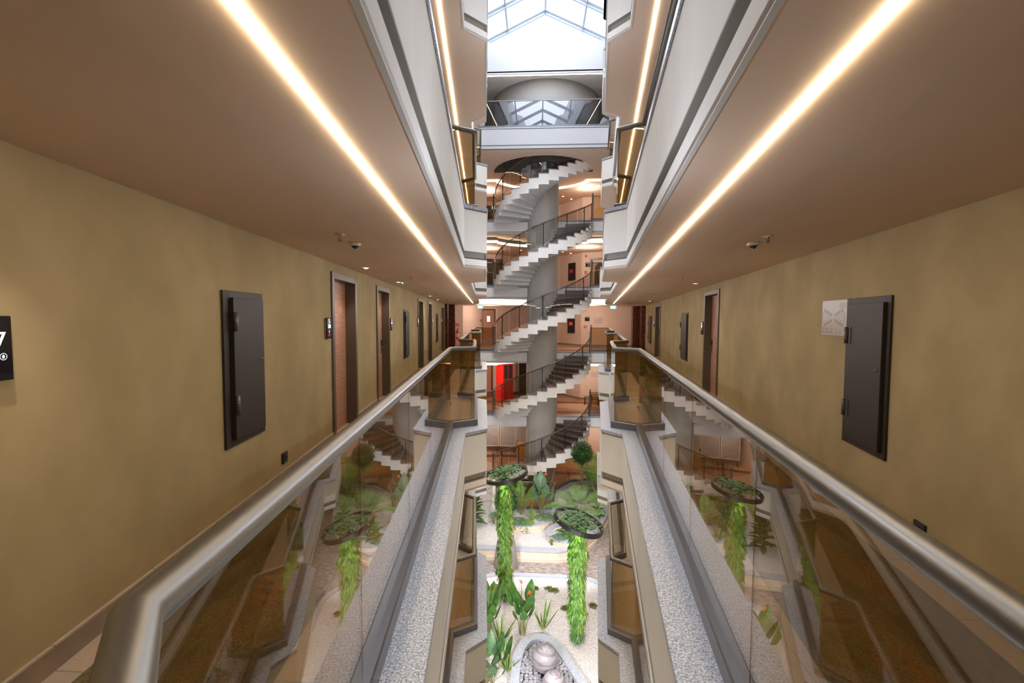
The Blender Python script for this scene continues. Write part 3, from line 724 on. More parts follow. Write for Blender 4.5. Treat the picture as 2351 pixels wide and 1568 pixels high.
def downlight(x, y, z, label, green=False, r=.045):
    t = thing('downlight', label, 'light', (x, y, z))
    MB().lathe([(r * .8, -.001), (r * .8, -.008), (r * 1.12, -.006), (r * 1.15, 0)], n=24).build('trim_ring', 'dframe' if r < .05 else 'plast', t)
    MB().lathe([(0, -.003), (r * .8, -.003)], n=24).build('lens', 'dl', t)
    if green: MB().sphere((.06, .05, -.008), .009, 8, 6).build('indicator', 'greenled', t)
for x, y, l in ((-1.61, 3.68, 'nearest sprinkler head on the left corridor ceiling'), (-2.09, 7.51, 'sprinkler head on the left ceiling past the green lamp'), (-2.62, 11.72, 'third sprinkler head on the left ceiling'), (-3.22, 16.29, 'farthest sprinkler head on the left ceiling'),
                (1.88, 3.86, 'nearest sprinkler head on the right corridor ceiling'), (2.37, 7.61, 'second sprinkler head on the right ceiling'), (2.97, 11.8, 'third sprinkler head on the right ceiling'), (3.46, 15.62, 'farthest sprinkler head on the right ceiling')):
    sprinkler(x, y, l)
for x, y, l in ((-1.66, 4.11, 'round smoke detector on the left ceiling near the first door'), (-3.5, 19.4, 'round smoke detector at the far end of the left ceiling'), (1.92, 4.20, 'round smoke detector on the right ceiling'), (4.17, 20.5, 'round smoke detector at the far end of the right ceiling')):
    detector(x, y, l)
for x, y, l, g in ((-2.35, 6.18, 'recessed downlight in front of the nearest left door', 0), (-2.66, 8.67, 'recessed downlight with a green indicator at the second left door', 1), (-3.32, 14.06, 'recessed downlight at the third left door', 0), (-3.7, 16.9, 'recessed downlight at the fourth left door', 0),
                   (3.05, 9.01, 'recessed downlight in front of the nearest right door', 0), (4.31, 17.74, 'recessed downlight in front of the farther right door', 0)):
    downlight(x, y, CH, l, g)
for n, z in ((2, 3 * S - .8), (1, 2 * S - .8)):
    for k, (x, y) in enumerate(((-2.3, 24.6), (-.9, 25.0), (1.4, 25.6), (2.1, 24.3), (3.1, 23.6), (1.9, 26.2))):
        downlight(x, y, z, ['left of the stair, nearer', 'left of the stair, farther', 'behind the column on the right', 'right of the column', 'at the right side', 'at the right back'][k].join(('small round downlight ', f' in the lobby ceiling {LV[n]}')), r=.07)
def exitsign(x, y, z, label):
    t = thing('exit_sign', label, 'sign', (x, y, z))
    MB().box(-.13, .13, -.012, .012, 0, .14).build('sign_body', 'exit', t)
    p = MB().add([(-.02, -.013, .02), (.03, -.013, .02), (.05, -.013, .07), (.0, -.013, .10), (-.03, -.013, .07)], [(0, 1, 2, 3, 4)])
    p.sphere((.02, -.013, .115), .014, 8, 6); p.box(-.10, -.05, -.014, -.012, .03, .12); p.build('running_figure', emis('exit white', (.8, 1, 1), 3.), t)
    MB().tube([(-.08, 0, .14), (-.08, 0, .20)], .005, 6).tube([(.08, 0, .14), (.08, 0, .20)], .005, 6).build('hanger', 'rail', t)
exitsign(-2.72, 21.9, 2.03, 'small lit green exit sign hanging left of the stair')
exitsign(3.62, 21.9, 2.03, 'small lit green exit sign hanging right of the stair')
exitsign(-2.15, 23.0, 2 * S + .95, 'small lit green exit sign two floors up by the stair')

# pillars at the corridor ends
for nm, x0, x1, y0, y1 in (('left', xL(21.7) - .1, xL(21.7) + .14, 21.7, 22.0), ('right', xR(23.7) - .22, xR(23.7) + .1, 23.7, 24.1)):
    for q, d in ((0, 0), (1, .75)):
        b = MB().box(x0 + (q * .05 if nm == 'left' else -q * .28), x1 + (q * .22 if nm == 'left' else -q * .2), y0 + d, y1 + d, 0, CH)
        struct(b.build('pillar', 'marble', bevel=.01), f'dark red marble pillar, {["nearer", "farther"][q]} of the pair at the end of the {nm} corridor', 'pillar')

# ------------------------------------------------------------------ lobby furnishing
def on_wall(a, b, f):   # frame on a lobby wall segment, viewer looking towards +y
    a, b = Vector(a), Vector(b); p = a.lerp(b, f); d = (a - b).normalized() if a.x > b.x else (b - a).normalized()
    return p, math.atan2(d.y, d.x)
WR = ((5.80, 25.2), (2.5, 25.9)); WC = ((2.5, 25.9), (1.35, 27.5)); WD = ((-2.3, 26.7), (-3.15, 26.4)); WE = ((-3.95, 24.2), (-4.70, 24.0)); WF = ((-3.15, 26.4), (-3.95, 24.2))
def wthing(name, label, cat, seg, f, z):
    p, a = on_wall(*seg, f); return thing(name, label, cat, (p.x, p.y, z), a)
p, a = on_wall(*WD, .62)
t = thing('door_8', 'lobby door with a white notice, left of the stair on the camera floor', 'door', (p.x, p.y, 0), a, kind='structure')
MB().box(-.42, -.34, -.05, .02, 0, 2.1).box(.34, .42, -.05, .02, 0, 2.1).box(-.34, .34, -.05, .02, 2.02, 2.1).build('door_frame', 'dframe', t)
MB().box(-.34, .34, -.03, .0, .01, 2.02).build('door_leaf', 'wood', t)
MB().box(-.09, .10, -.036, -.03, 1.35, 1.68).build('notice', emis('glowing notice paper', (1, .93, .86), 1.1), t)  # emission paints light onto the paper notice
t = wthing('wall_ornament', 'small brass shell ornament left of the lobby door', 'ornament', WF, .12, 1.45)
MB().sphere((0, -.05, 0), .12, 14, 8, (1, .3, .55)).build('shell', 'brass', t); MB().box(-.03, .03, -.04, 0, -.03, .03).build('mount', 'brass', t)
# fire extinguisher
t = wthing('fire_extinguisher', 'red fire extinguisher with a white label on the lobby wall', 'fire extinguisher', WE, .38, .42)
MB().lathe([(0, 0), (.075, 0), (.08, .02), (.08, .40), (.06, .47), (.025, .50), (.025, .53), (0, .53)], (0, -.10, 0), 20).build('cylinder', 'red', t)
MB().lathe([(.0815, .12), (.0815, .33)], (0, -.10, 0), 20).build('label_band', 'plast', t)
MB().box(-.02, .05, -.12, -.08, .52, .57).tube([(0, -.1, .56), (.05, -.1, .60), (.10, -.1, .60)], .008, 6).tube([(-.02, -.1, .55), (-.11, -.1, .50), (-.11, -.1, .2)], .010, 6).build('valve', 'black', t)
MB().box(-.03, .03, -.03, 0, .2, .3).build('bracket', 'black', t)
t = wthing('safety_sign', 'small square red fire sign above the extinguisher', 'sign', WE, .38, 1.12)
MB().box(-.075, .075, -.008, 0, 0, .16).build('plate', 'red', t); MB().box(-.02, .02, -.010, -.008, .03, .12).build('pictogram', 'plast', t)
# displays, signs, alarms on the right-hand lobby wall
for n in (0, 1):
    t = wthing('wall_display', f'tall black display panel with red lit mark, lobby {LV[n]}', 'display', WC, .42, n * S + .72)
    MB().box(-.30, .30, -.05, 0, 0, 1.0).build('screen', 'blackg', t)
    d = MB().box(-.15, -.10, -.052, -.05, .42, .66).box(-.10, -.04, -.052, -.05, .50, .58).box(-.04, .02, -.052, -.05, .46, .62).box(.07, .12, -.052, -.05, .44, .64).box(.02, .07, -.052, -.05, .52, .56)
    d.build('lit_mark', emis('red mark', (1., .02, .02), (1.0, .35)[n]), t)
    t = wthing('floor_sign', f'small black floor number sign, lobby {LV[n]}', 'sign', WR, .9, n * S + 1.42)
    MB().box(-.13, .13, -.02, 0, 0, .24).build('plate', 'blackg', t)
    text('floor_number', str(n + 1), .14, 'plast', t, (.03, -.022, .09)); MB().box(-.10, .10, -.022, -.02, .19, .21).build('text_line', 'plast', t)
    t = wthing('alarm_button', f'red square fire alarm call point, lobby {LV[n]}', 'alarm', WR, .93, n * S + 1.03)
    MB().box(-.075, .075, -.05, 0, 0, .15).build('case', 'red', t, bevel=.008); MB().box(-.035, .035, -.053, -.05, .04, .11).build('glass_plate', 'plast', t)
    t = wthing('alarm_sounder', f'round dark red alarm sounder near the ceiling, lobby {LV[n]}', 'alarm', WR, .93, n * S + 2.02)
    MB().sphere((0, -.03, 0), .055, 14, 8, (1, .6, 1)).build('dome', 'red', t); MB().box(-.04, .04, -.01, 0, -.04, .04).build('mount', 'red', t)
for n in (-1, 0):
    t = wthing('evacuation_plan', f'small framed evacuation plan right of the stair, {LV[n]}', 'sign', WR, .72 if n == 0 else .76, n * S + 1.30)
    MB().box(-.24, .24, -.012, 0, 0, .33).build('sheet', mat('sheet', (.62, .50, .46), .3), t)
    d = MB()
    for q in range(5): d.box(-.2 + q * .09, -.16 + q * .09, -.014, -.012, .03, .06)
    d.bar((-.2, -.014, .12), (0, -.014, .16), .002, .01).bar((0, -.014, .16), (.2, -.014, .12), .002, .01).bar((-.2, -.014, .24), (0, -.014, .19), .002, .01).bar((0, -.014, .19), (.2, -.014, .24), .002, .01).bar((-.2, -.014, .12), (-.2, -.014, .24), .002, .01).bar((.2, -.014, .12), (.2, -.014, .24), .002, .01)
    d.box(.08, .2, -.014, -.012, .28, .30); d.build('floor_plan_drawing', mat('faded ink', (.30, .22, .22), .6), t)
# arched dark doorway one floor up, right
p, a = on_wall(*WR, .70); t = thing('door_9', 'dark arched doorway in a bronze frame right of the stair, one floor up', 'door', (p.x, p.y, S), a, kind='structure')
MB().box(-.55, -.42, -.06, 0, 0, 1.9).box(.42, .55, -.06, 0, 0, 1.9).box(-.42, .42, -.06, 0, 1.8, 1.9).build('door_frame', 'dframe', t)
MB().add([(-.3, -.03, .02), (.32, -.03, .02), (.34, -.03, 1.1), (.24, -.03, 1.45), (.1, -.03, 1.6), (-.1, -.03, 1.62), (-.26, -.03, 1.45), (-.3, -.03, 1.1)], [tuple(range(8))]).build('opening', 'dark', t)
# dark shop front one floor up left
for n in (1, 2):
    p, a = on_wall(*WD, .5); t = thing('shop_front', f'dark glazed shop front left of the stair, {LV[n]}', 'shop front', (p.x, p.y - .08, n * S + .01), a)
    MB().box(-.75, .75, -.03, 0, 0, 1.95).build('glazing', 'dark', t); MB().box(-.75, .75, -.06, -.03, 1.55, 1.62).box(-.03, .03, -.06, -.03, 0, 1.55).box(-.78, -.72, -.06, 0, 0, 1.95).build('mullions', 'black', t)
    MB().box(-.7, .1, -.05, -.03, 1.68, 1.76).build('lit_sign', emis('shop sign', (1, .12, .05), .7 if n == 1 else .15), t)
# one floor below: red booth, dark opening, wood panel, table and chair
z = -S
t = thing('red_booth', 'bright red booth with two dark windows left of the stair, one floor below', 'booth', (-1.84, 25.25, z + .007), R(35))
MB().box(0, .66, .02, .75, 0, 2.15).build('cabinet', mat('red shaded front', (.30, .002, .002), .4, emit=(1, 0, 0), estr=.03), t, bevel=.01)  # darker copy of the red paints the shaded front
MB().box(-.02, 0, 0, .78, 0, 2.17).build('lit_side_panel', 'redglow', t)  # glowing sheet paints light on the left face
for x in (.08, .37): MB().box(x, x + .20, .005, .02, 1.2, 1.95).build('window', 'dark', t)
MB().box(.03, .62, -.002, .02, 1.12, 1.17).box(.03, .62, -.002, .02, 1.97, 2.02).build('window_trim', 'red', t)
p, a = on_wall(*WD, .9); t = thing('wall_panel', 'tall wood veneer panel left of the red booth, one floor below', 'wall panel', (p.x + .1, p.y - .05, z + .007), a)
MB().box(-.55, .32, -.03, 0, 0, 2.2).build('veneer', 'wood', t); MB().box(.32, .42, -.05, 0, 0, 2.2).build('edge_post', 'dframe', t)
t = thing('door_10', 'dark doorway with a raised step beside the stair column, one floor below', 'door', (-.55, 27.55, z), 0, kind='structure')
MB().box(-.5, .5, -.03, 0, .16, 2.1).build('opening', 'dark', t); MB().box(-.56, -.5, -.05, 0, 0, 2.15).box(.5, .56, -.05, 0, 0, 2.15).build('door_frame', 'plast', t)
MB().box(-.5, .5, -.4, 0, 0, .15).build('step', 'marble', t)
t = thing('side_table', 'small table with dark legs right of the stair, one floor below', 'table', (3.1, 23.4, z + .007))
MB().box(-.32, .32, -.25, .25, .70, .74).build('tabletop', 'base', t)
for sx in (-1, 1):
    for sy in (-1, 1): MB().tube([(sx * .28, sy * .2, 0), (sx * .26, sy * .18, .7)], .016, 8).build('leg', 'black', t)
t = thing('lounge_chair', 'dark red upholstered chair behind the small table, one floor below', 'chair', (3.55, 23.7, z + .007), R(200))
MB().box(-.27, .27, -.26, .26, .36, .47).build('seat', mat('maroon fabric', (.14, .02, .03), .8), t, bevel=.03)
MB().box(-.27, .27, .2, .29, .47, .86).build('backrest', mat('maroon fabric b', (.14, .02, .03), .8), t, bevel=.03)
for sx in (-1, 1):
    for sy in (-1, 1): MB().tube([(sx * .23, sy * .22, 0), (sx * .22, sy * .2, .36)], .016, 8).build('leg', 'black', t)
t = thing('bench', 'tan upholstered bench against the rail on the right, one floor below', 'bench', (2.95, 24.4, z + .007))
MB().box(-.4, .4, -.2, .2, .38, .46).build('seat', 'chairf', t, bevel=.02)
for sx in (-1, 1):
    for sy in (-1, 1): MB().tube([(sx * .34, sy * .15, 0), (sx * .34, sy * .15, .38)], .015, 8).build('leg', 'black', t)
t = thing('stair_plant', 'small pale green plant sitting on the stair treads one floor below', 'plant', (CX - .42, CY - 1.62, -S + 7 * HS))
MB().lathe([(0, 0), (.035, 0), (.045, .07), (.038, .07), (.036, .06), (0, .06)], n=14).build('pot', 'pot', t)
b = MB()
for k in range(46):
    u = random.uniform(0, 2 * PI); rr = random.uniform(0, .11); zz_ = random.uniform(.07, .27); c_ = Vector((rr * cos(u), rr * sin(u), zz_)); d = Vector((cos(u), sin(u), .6)).normalized() * .05; s_ = Vector((-sin(u), cos(u), 0)) * .02
    b.add([c_, c_ + d * .5 + s_, c_ + d, c_ + d * .5 - s_], [(0, 1, 2, 3)])
b.build('foliage', leafm('pale leaf', (.25, .35, .08), (.6, .68, .3)), t)

# ------------------------------------------------------------------ garden floor
zf = -2 * S
gfl = MB().box(-6.5, 7.5, YB, 22, G - .1, G)
struct(gfl.build('floor', 'gcarpet'), 'grey patterned carpet of the garden floor', 'floor')
gl = [(-1.65, 21.0), (-1.65, 17.75), (.63, 17.85), (.9, 19.95), (1.6, 21.0), (3.1, 21.6)]
fp = gl + [(xR(21.6), 21.6), (xR(25.2), 25.2)] + lobby[1:-1] + [(xL(24), 24), (xL(21), 21.0)]
struct(MB().prism(fp, G, zf).build('floor', 'lobbyfloor'), 'terrazzo floor around the stair foot on the garden floor', 'floor')
struct(MB().sweep(gl, [(.02, G + .005), (.02, zf + .012), (-.16, zf + .012), (-.16, G + .005)]).build('trim_7', 'granite'), 'granite kerb under the garden glass screen', 'kerb')
lw = MB().sweep([(xR(23.6), 23.6)] + lobby + [(xL(21.65), 21.65)], [(0, zf), (0, -S - .75), (-.1, -S - .75), (-.1, zf)])
struct(lw.build('wall_front', 'pink'), 'salmon painted wall behind the stair on the garden floor', 'wall')
t = thing('garden_screen', 'angled smoked glass balustrade between planting bed and stair foot', 'balustrade', (gl[0][0], gl[0][1], zf))
L_ = [(x - gl[0][0], y - gl[0][1]) for x, y in gl]
MB().sweep(L_, [(.022 * cos(2 * PI * k / 12), 1.12 + .022 * sin(2 * PI * k / 12)) for k in range(12)], smooth=True).build('handrail', 'rail', t)
MB().sweep(L_, [(-.04, .012), (.04, .012), (.04, .10), (-.04, .10)]).build('base_shoe', 'shoe', t)
for i in range(len(L_) - 1):
    for a_, b_ in split_seg(L_[i], L_[i + 1], 1.2):
        d = (b_ - a_).normalized(); a2 = a_ + d * .006; b2 = b_ - d * .006; nn = Vector((-d.y, d.x)) * .005; v = [a2 - nn, b2 - nn, b2 + nn, a2 + nn]
        MB().add([(q.x, q.y, .1) for q in v] + [(q.x, q.y, 1.1) for q in v], [(0, 3, 2, 1), (4, 5, 6, 7), (0, 1, 5, 4), (1, 2, 6, 5), (2, 3, 7, 6), (3, 0, 4, 7)]).build('glass_panel', 'glass', t)
MB().box(-.06, .06, -3.33, -3.2, -.1, 1.2).build('corner_post', 'plast', t)
# newel and post at the stair foot
t = thing('newel_post', 'grey steel newel post at the foot of the lowest stair flight', 'post', (-2.05, 21.42, zf))
MB().lathe([(0, 0), (.05, 0), (.05, .02), (.036, .03), (.036, 1.12), (.045, 1.13), (.045, 1.15), (0, 1.16)], n=14).build('shaft', 'rail2', t); MB().sphere((0, 0, 1.2), .035).build('ball', 'rail2', t)

# back planting bed
bed = [(-3.6, 14.85), (.75, 14.75), (1.15, 14.9), (1.55, 15.25), (2.05, 16.0), (2.5, 16.95), (2.85, 17.9), (3.05, 18.9), (3.1, 20.0), (3.1, 21.55), (1.6, 20.98), (.9, 19.93), (.63, 17.83), (-1.68, 17.73), (-1.68, 20.98), (-3.6, 20.98)]
tag(MB().prism(bed, G, -6.17).build('gravel_bed', 'gravel'), 'white gravel filling the curved planting bed at the back', 'gravel', kind='stuff')
edge = bed[:10]
struct(MB().sweep(edge, [(-.03, G), (-.03, -6.17), (.0, -6.17), (.0, G)]).build('trim_8', 'cream'), 'cream wall of the curved back planting bed', 'planter wall')
struct(MB().sweep(edge, [(-.10, G), (-.10, G + .12), (-.02, G + .12), (-.02, G)]).build('trim_9', 'cream'), 'projecting foot of the back planting bed wall', 'planter foot')
struct(MB().sweep(edge, [(-.06, -6.17), (-.06, -6.12), (.20, -6.12), (.20, -6.17)]).build('trim_10', 'granite'), 'grey granite capping on the curved planting bed', 'kerb')
def arc(cx, cy, r, a0, a1, n=18): return [(cx + r * cos(R(a0 + (a1 - a0) * i / n)), cy + r * sin(R(a0 + (a1 - a0) * i / n))) for i in range(n + 1)]
def half_planter(cx, cy, r, z1, a0, a1, label, closed=False):
    t = thing('raised_planter', label, 'planter', (cx, cy, -6.17))
    p = arc(0, 0, r, a0, a1); h = z1 + 6.17
    MB().prism(arc(0, 0, r - .05, a0, a1), .0, h - .05).build('gravel_fill', 'gravel', t)
    MB().sweep(p, [(.0, 0), (.0, h - .04), (.05, h - .04), (.05, 0)]).build('planter_wall', 'cream', t)
    MB().sweep(p, [(-.03, h - .04), (-.03, h), (.17, h), (.17, h - .04)]).build('granite_rim', 'granite', t)
    return t
half_planter(-.45, 17.25, 1.22, -5.9, 180, 360, 'half round raised planter with granite rim under the garden glass')
half_planter(1.12, 15.72, .72, -5.93, 120, 420, 'small round raised planter at the front of the back bed')

# front bed
fb_ = []
for cx_, cy_, a0 in ((1.2, 12.8, 0), (-1.0, 12.8, 90), (-1.0, 5.2, 180), (1.2, 5.2, 270)): fb_ += arc(cx_, cy_, .92, a0, a0 + 90, 10)
tag(MB().prism(fb_, G, G + .05).build('gravel_bed', 'gravel'), 'bright white gravel of the front bed around the fountain', 'gravel', kind='stuff')
struct(MB().sweep(fb_, [(-.17, G), (-.17, G + .08), (.0, G + .08), (.0, G)], closed=True).build('trim_11', 'granite'), 'pale granite kerb around the front gravel bed', 'kerb')
# teardrop fountain basin
def smooth_loop(P, k=5):
    out = []; n = len(P)
    for i in range(n):
        p0, p1, p2, p3 = [Vector(P[(i + j) % n]) for j in (-1, 0, 1, 2)]
        for q in range(k):
            u = q / k; v_ = .5 * (2 * p1 + (p2 - p0) * u + (2 * p0 - 5 * p1 + 4 * p2 - p3) * u * u + (3 * p1 - p0 - 3 * p2 + p3) * u ** 3); out.append((v_.x, v_.y))
    return out
td = smooth_loop([(.20, 11.02), (-.16, 10.93), (-.40, 10.58), (-.50, 10.05), (-.52, 9.3), (-.45, 8.4), (-.1, 7.75), (.45, 7.6), (1.0, 7.9), (1.30, 8.5), (1.28, 9.2), (1.02, 9.85), (.80, 10.35), (.55, 10.8)])
t = thing('fountain_basin', 'teardrop basin with a pale granite rim in the front gravel', 'basin', (.33, 9.2, G + .05))
q = [(x - .33, y - 9.2) for x, y in td]
MB().sweep(q, [(.0, 0), (.0, .12), (.0, .14), (.20, .14), (.20, .0)], closed=True).build('granite_rim', 'granite', t)
MB().prism([(x * .84, y * .90) for x, y in q], .0, .02).build('basin_bed', 'panel', t)
def ball(x, y, r, label):
    t = thing('stone_ball', label, 'fountain', (x, y, G + .09)); b = MB().sphere((0, 0, r), r, 40, 24)
    b.build('sphere', 'onyx', t); MB().lathe([(.012, 2 * r - .002), (.012, 2 * r + .004), (0, 2 * r + .004)], n=10).build('nozzle', 'rail', t)
ball(.23, 9.93, .29, 'polished banded stone ball on grey pebbles in the basin')
ball(.42, 9.28, .25, 'second stone ball at the very bottom edge of the view')
def inside(x, y):
    c_ = False; n = len(td)
    for i in range(n):
        x1, y1 = .33 + (td[i][0] - .33) * .78, 9.2 + (td[i][1] - 9.2) * .87; x2, y2 = .33 + (td[i - 1][0] - .33) * .78, 9.2 + (td[i - 1][1] - 9.2) * .87
        if (y1 > y) != (y2 > y) and x < (x2 - x1) * (y - y1) / (y2 - y1) + x1: c_ = not c_
    return c_
pm = [MB().sphere((0, 0, 0), .062, 12, 8, sq).build('pebble', 'pebble') for sq in ((1, .75, .5), (.85, .7, .55), (1.1, .8, .5))]
for o in pm: tag(o, 'smooth grey river pebble in the fountain basin around the stone balls', 'pebble', 'grey river pebbles in the fountain basin')
cnt = 0; y = 10.85; first = [True] * 3
while y > 8.6 and cnt < 296:
    x = -.6 + random.uniform(0, .05)
    while x < 1.2 and cnt < 296:
        px, py = x + random.uniform(-.012, .012), y + random.uniform(-.012, .012)
        if inside(px, py) and math.hypot(px - .23, py - 9.93) > .20 and math.hypot(px - .42, py - 9.28) > .17:
            k = cnt % 3; o = pm[k] if first[k] else pm[k].copy()
            if not first[k]: col.objects.link(o)
            first[k] = False; o.location = (px, py, G + .095 + random.uniform(0, .03)); o.rotation_euler = (random.uniform(-.3, .3), random.uniform(-.3, .3), random.uniform(0, 3)); cnt += 1
        x += .098
    y -= .078

# ------------------------------------------------------------------ plants
def leaf(mb, p, d, n, L, W, droop=.3, seg=5, shape=1., fold=.15):
    """curved blade leaf starting at p heading d, wide side across d x n"""
    p, d = Vector(p), Vector(d).normalized(); s_ = d.cross(Vector(n)); s_ = s_.normalized() if s_.length > 1e-4 else Vector((1, 0, 0))
    c_ = p.copy(); v = []; st = L / seg; dd = d.copy()
    for i in range(seg + 1):
        u = i / seg; w = W * (sin(PI * min(1, u ** shape * .97 + .03)) ** .8) * .5
        up = s_.cross(dd).normalized()
        v += [c_ - s_ * w + up * fold * w, c_.copy(), c_ + s_ * w + up * fold * w]
        dd = (dd + Vector((0, 0, -droop / seg))).normalized(); c_ = c_ + dd * st
    f = []
    for i in range(seg):
        a = 3 * i; f += [(a, a + 1, a + 4, a + 3), (a + 1, a + 2, a + 5, a + 4)]
    mb.add(v, f, True)
def small_leaf(mb, c_, size, down=0., flat=0.):
    u = random.uniform(0, 2 * PI); d = Vector((cos(u), sin(u), random.uniform(-.4, .6) * (1 - flat) - down)).normalized()
    s_ = d.cross(Vector((random.uniform(-.4, .4), random.uniform(-.4, .4), 1))).normalized(); c_ = Vector(c_)
    mb.add([c_, c_ + d * size * .45 + s_ * size * .33, c_ + d * size, c_ + d * size * .45 - s_ * size * .33], [(0, 1, 2, 3)])
def strelitzia(x, y, z, label, h=1.1, n=14, spread=.3, flowers=2, m='leafm', seed=1, yb=0.):
    random.seed(seed); t = thing('bird_of_paradise', label, 'plant', (x, y, z)); st = MB(); lf = MB(); fl = MB()
    for k in range(n):
        u = 2 * PI * k / n + random.uniform(-.3, .3); r_ = random.uniform(.02, spread) ; hh = h * random.uniform(.45, 1)
        b_ = Vector((.06 * cos(u), .06 * sin(u), 0)); tip = Vector((r_ * cos(u), r_ * sin(u), hh * .58))
        st.tube([b_, b_.lerp(tip, .5) + Vector((0, 0, .05)), tip], .008, 5, .005)
        leaf(lf, tip, (cos(u) * .35, sin(u) * .35 , 1), (cos(u), sin(u), -.2), hh * .50, hh * .25, .35, 6, .8, .3)
    for k in range(flowers):
        u = random.uniform(0, 2 * PI); tip = Vector((.12 * cos(u), .12 * sin(u), h * random.uniform(.75, .95))); st.tube([(0, 0, 0), tip], .007, 5)
        for j in range(5): leaf(fl, tip, (cos(u + j * .25 - .5), sin(u + j * .25 - .5), .5 + j * .2), (0, 0, 1), .13, .03, .2, 3)
    st.build('stalks', 'stem', t); lf.build('leaves', m, t)
    if flowers: fl.build('flowers', 'orange', t)
    return t
def sansevieria(x, y, z, label, h=.55, n=9, seed=1):
    random.seed(seed); t = thing('snake_plant', label, 'plant', (x, y, z)); lf = MB(); ed = MB()
    for k in range(n):
        u = 2 * PI * k / n + random.uniform(-.3, .3); ti = random.uniform(.1, .75); hh = h * random.uniform(.6, 1)
        b_ = (.03 * cos(u), .03 * sin(u), 0); d = (cos(u) * ti, sin(u) * ti, 1)
        leaf(ed, b_, d, (cos(u), sin(u), -ti), hh, .075, .25, 5, .75, .25)
        leaf(lf, (b_[0], b_[1], .001), (d[0], d[1], d[2]), (cos(u), sin(u), -ti), hh * .97, .045, .25, 5, .75, .25)
    for v_ in range(len(lf.v)): q = lf.v[v_]; lf.v[v_] = (q[0] * .995, q[1] * .995 - .003, q[2] + .004)
    ed.build('leaf_margins', 'leafy', t); lf.build('leaves', 'leafm', t); return t
def palm(x, y, z, label, h=1.3, n=10, m='leafb', seed=1, spread=1., fl=.7, stemh=.35):
    random.seed(seed); t = thing('palm', label, 'plant', (x, y, z)); st = MB(); lf = MB()
    for k in range(n):
        u = 2 * PI * k / n + random.uniform(-.35, .35); el = random.uniform(.3, 1.) * spread
        d = Vector((cos(u) * el, sin(u) * el, 1.)).normalized(); p = Vector((.03 * cos(u), .03 * sin(u), 0)); pts = [p.copy()]; L = h * random.uniform(.75, 1); seg = 15
        for i in range(seg):
            p = p + d * L / seg; d = (d + Vector((cos(u) * .05, sin(u) * .05, -.13 * spread * (i / seg) * 1.6))).normalized(); pts.append(p.copy())
            if i > seg * stemh:
                s_ = d.cross(Vector((0, 0, 1))).normalized(); w = fl * .42 * sin(PI * min(1, (i - seg * stemh) / (seg * (1 - stemh)) * .8 + .2)) * h * .5
                for sg in (-1, 1):
                    for o_ in (0, .5)[:1 + (h > 1.5)]: leaf(lf, p - d * L / seg * o_, (s_ * sg + d * .9 + Vector((0, 0, .15))), d.cross(s_), w * 1.1, (.014 + .014 * h) * .72, .5, 3, .8, .1)
        st.tube(pts, .009 * h, 5, .003)
    st.build('stems', 'stem' if m != 'leafy' else 'leafy', t); lf.build('fronds', m, t); return t
def broad(x, y, z, label, h=.6, n=16, m='leafd', seed=1, lw=.14, ll=.32):
    random.seed(seed); t = thing('foliage_plant', label, 'plant', (x, y, z)); st = MB(); lf = MB()
    st.tube([(0, 0, 0), (.01, .01, h * .8)], .014, 6, .006)
    for k in range(n):
        u = 2.4 * k; zz_ = h * (.12 + .85 * k / n); b_ = (0, 0, zz_ * .8)
        leaf(lf, b_, (cos(u), sin(u), .25 + 1.1 * k / n), (0, 0, 1), ll * (1.1 - .4 * k / n), lw, .7, 5, .85, .2)
    st.build('stem', 'stem', t); lf.build('leaves', m, t); return t
def ball_tree(x, y, z, label, zc_, r, seed, pot_h=.62, pr=.30, tr=.9):
    random.seed(seed); t = thing('topiary_tree', label, 'potted tree', (x, y, z))
    MB().lathe([(0, 0), (pr * 1.2, 0), (pr * 1.22, .03), (pr * .88, pot_h - .02), (pr * .86, pot_h), (pr * .78, pot_h), (pr * .76, pot_h - .04), (0, pot_h - .04)], n=32).build('pot', 'pot', t)
    b = MB()
    for s_ in range(3): b.tube([(.045 * cos(s_ * 2.1 + i * .8), .045 * sin(s_ * 2.1 + i * .8), pot_h - .04 + (zc_ - z - pot_h) * i / 9) for i in range(10)], .018, 6)
    b.build('braided_trunk', 'bark', t); f = MB()
    f.sphere((0, 0, zc_ - z), r * .66, 12, 8)
    for k in range(3400):
        u = random.uniform(0, 2 * PI); c_ = random.uniform(-1, 1); rr = r * random.uniform(.66, 1.06); s_ = math.sqrt(1 - c_ * c_)
        small_leaf(f, (rr * s_ * cos(u), rr * s_ * sin(u), zc_ - z + rr * c_ * 1.12), .075)
    f.build('crown', 'leafd', t); return t
def fern(x, y, z, label, n=14, L=.35, m='leafm', seed=3, down=.9):
    random.seed(seed); t = thing('fern', label, 'plant', (x, y, z)); lf = MB(); st = MB().tube([(0, 0, 0), (0, 0, .05)], .02, 6)
    for k in range(n):
        u = 2 * PI * k / n; d = Vector((cos(u), sin(u), .8)).normalized(); p = Vector((0, 0, .03))
        for i in range(9):
            p = p + d * L / 9; d = (d + Vector((0, 0, -down * .22))).normalized(); s_ = d.cross(Vector((0, 0, 1))).normalized(); w = .10 * sin(PI * (i + 1.5) / 11) * L / .35
            for sg in (-1, 1): leaf(lf, p, s_ * sg + d * .4, (0, 0, 1), w, .032, .2, 2)
    lf.build('fronds', m, t); st.build('crown_base', 'stem', t); return t
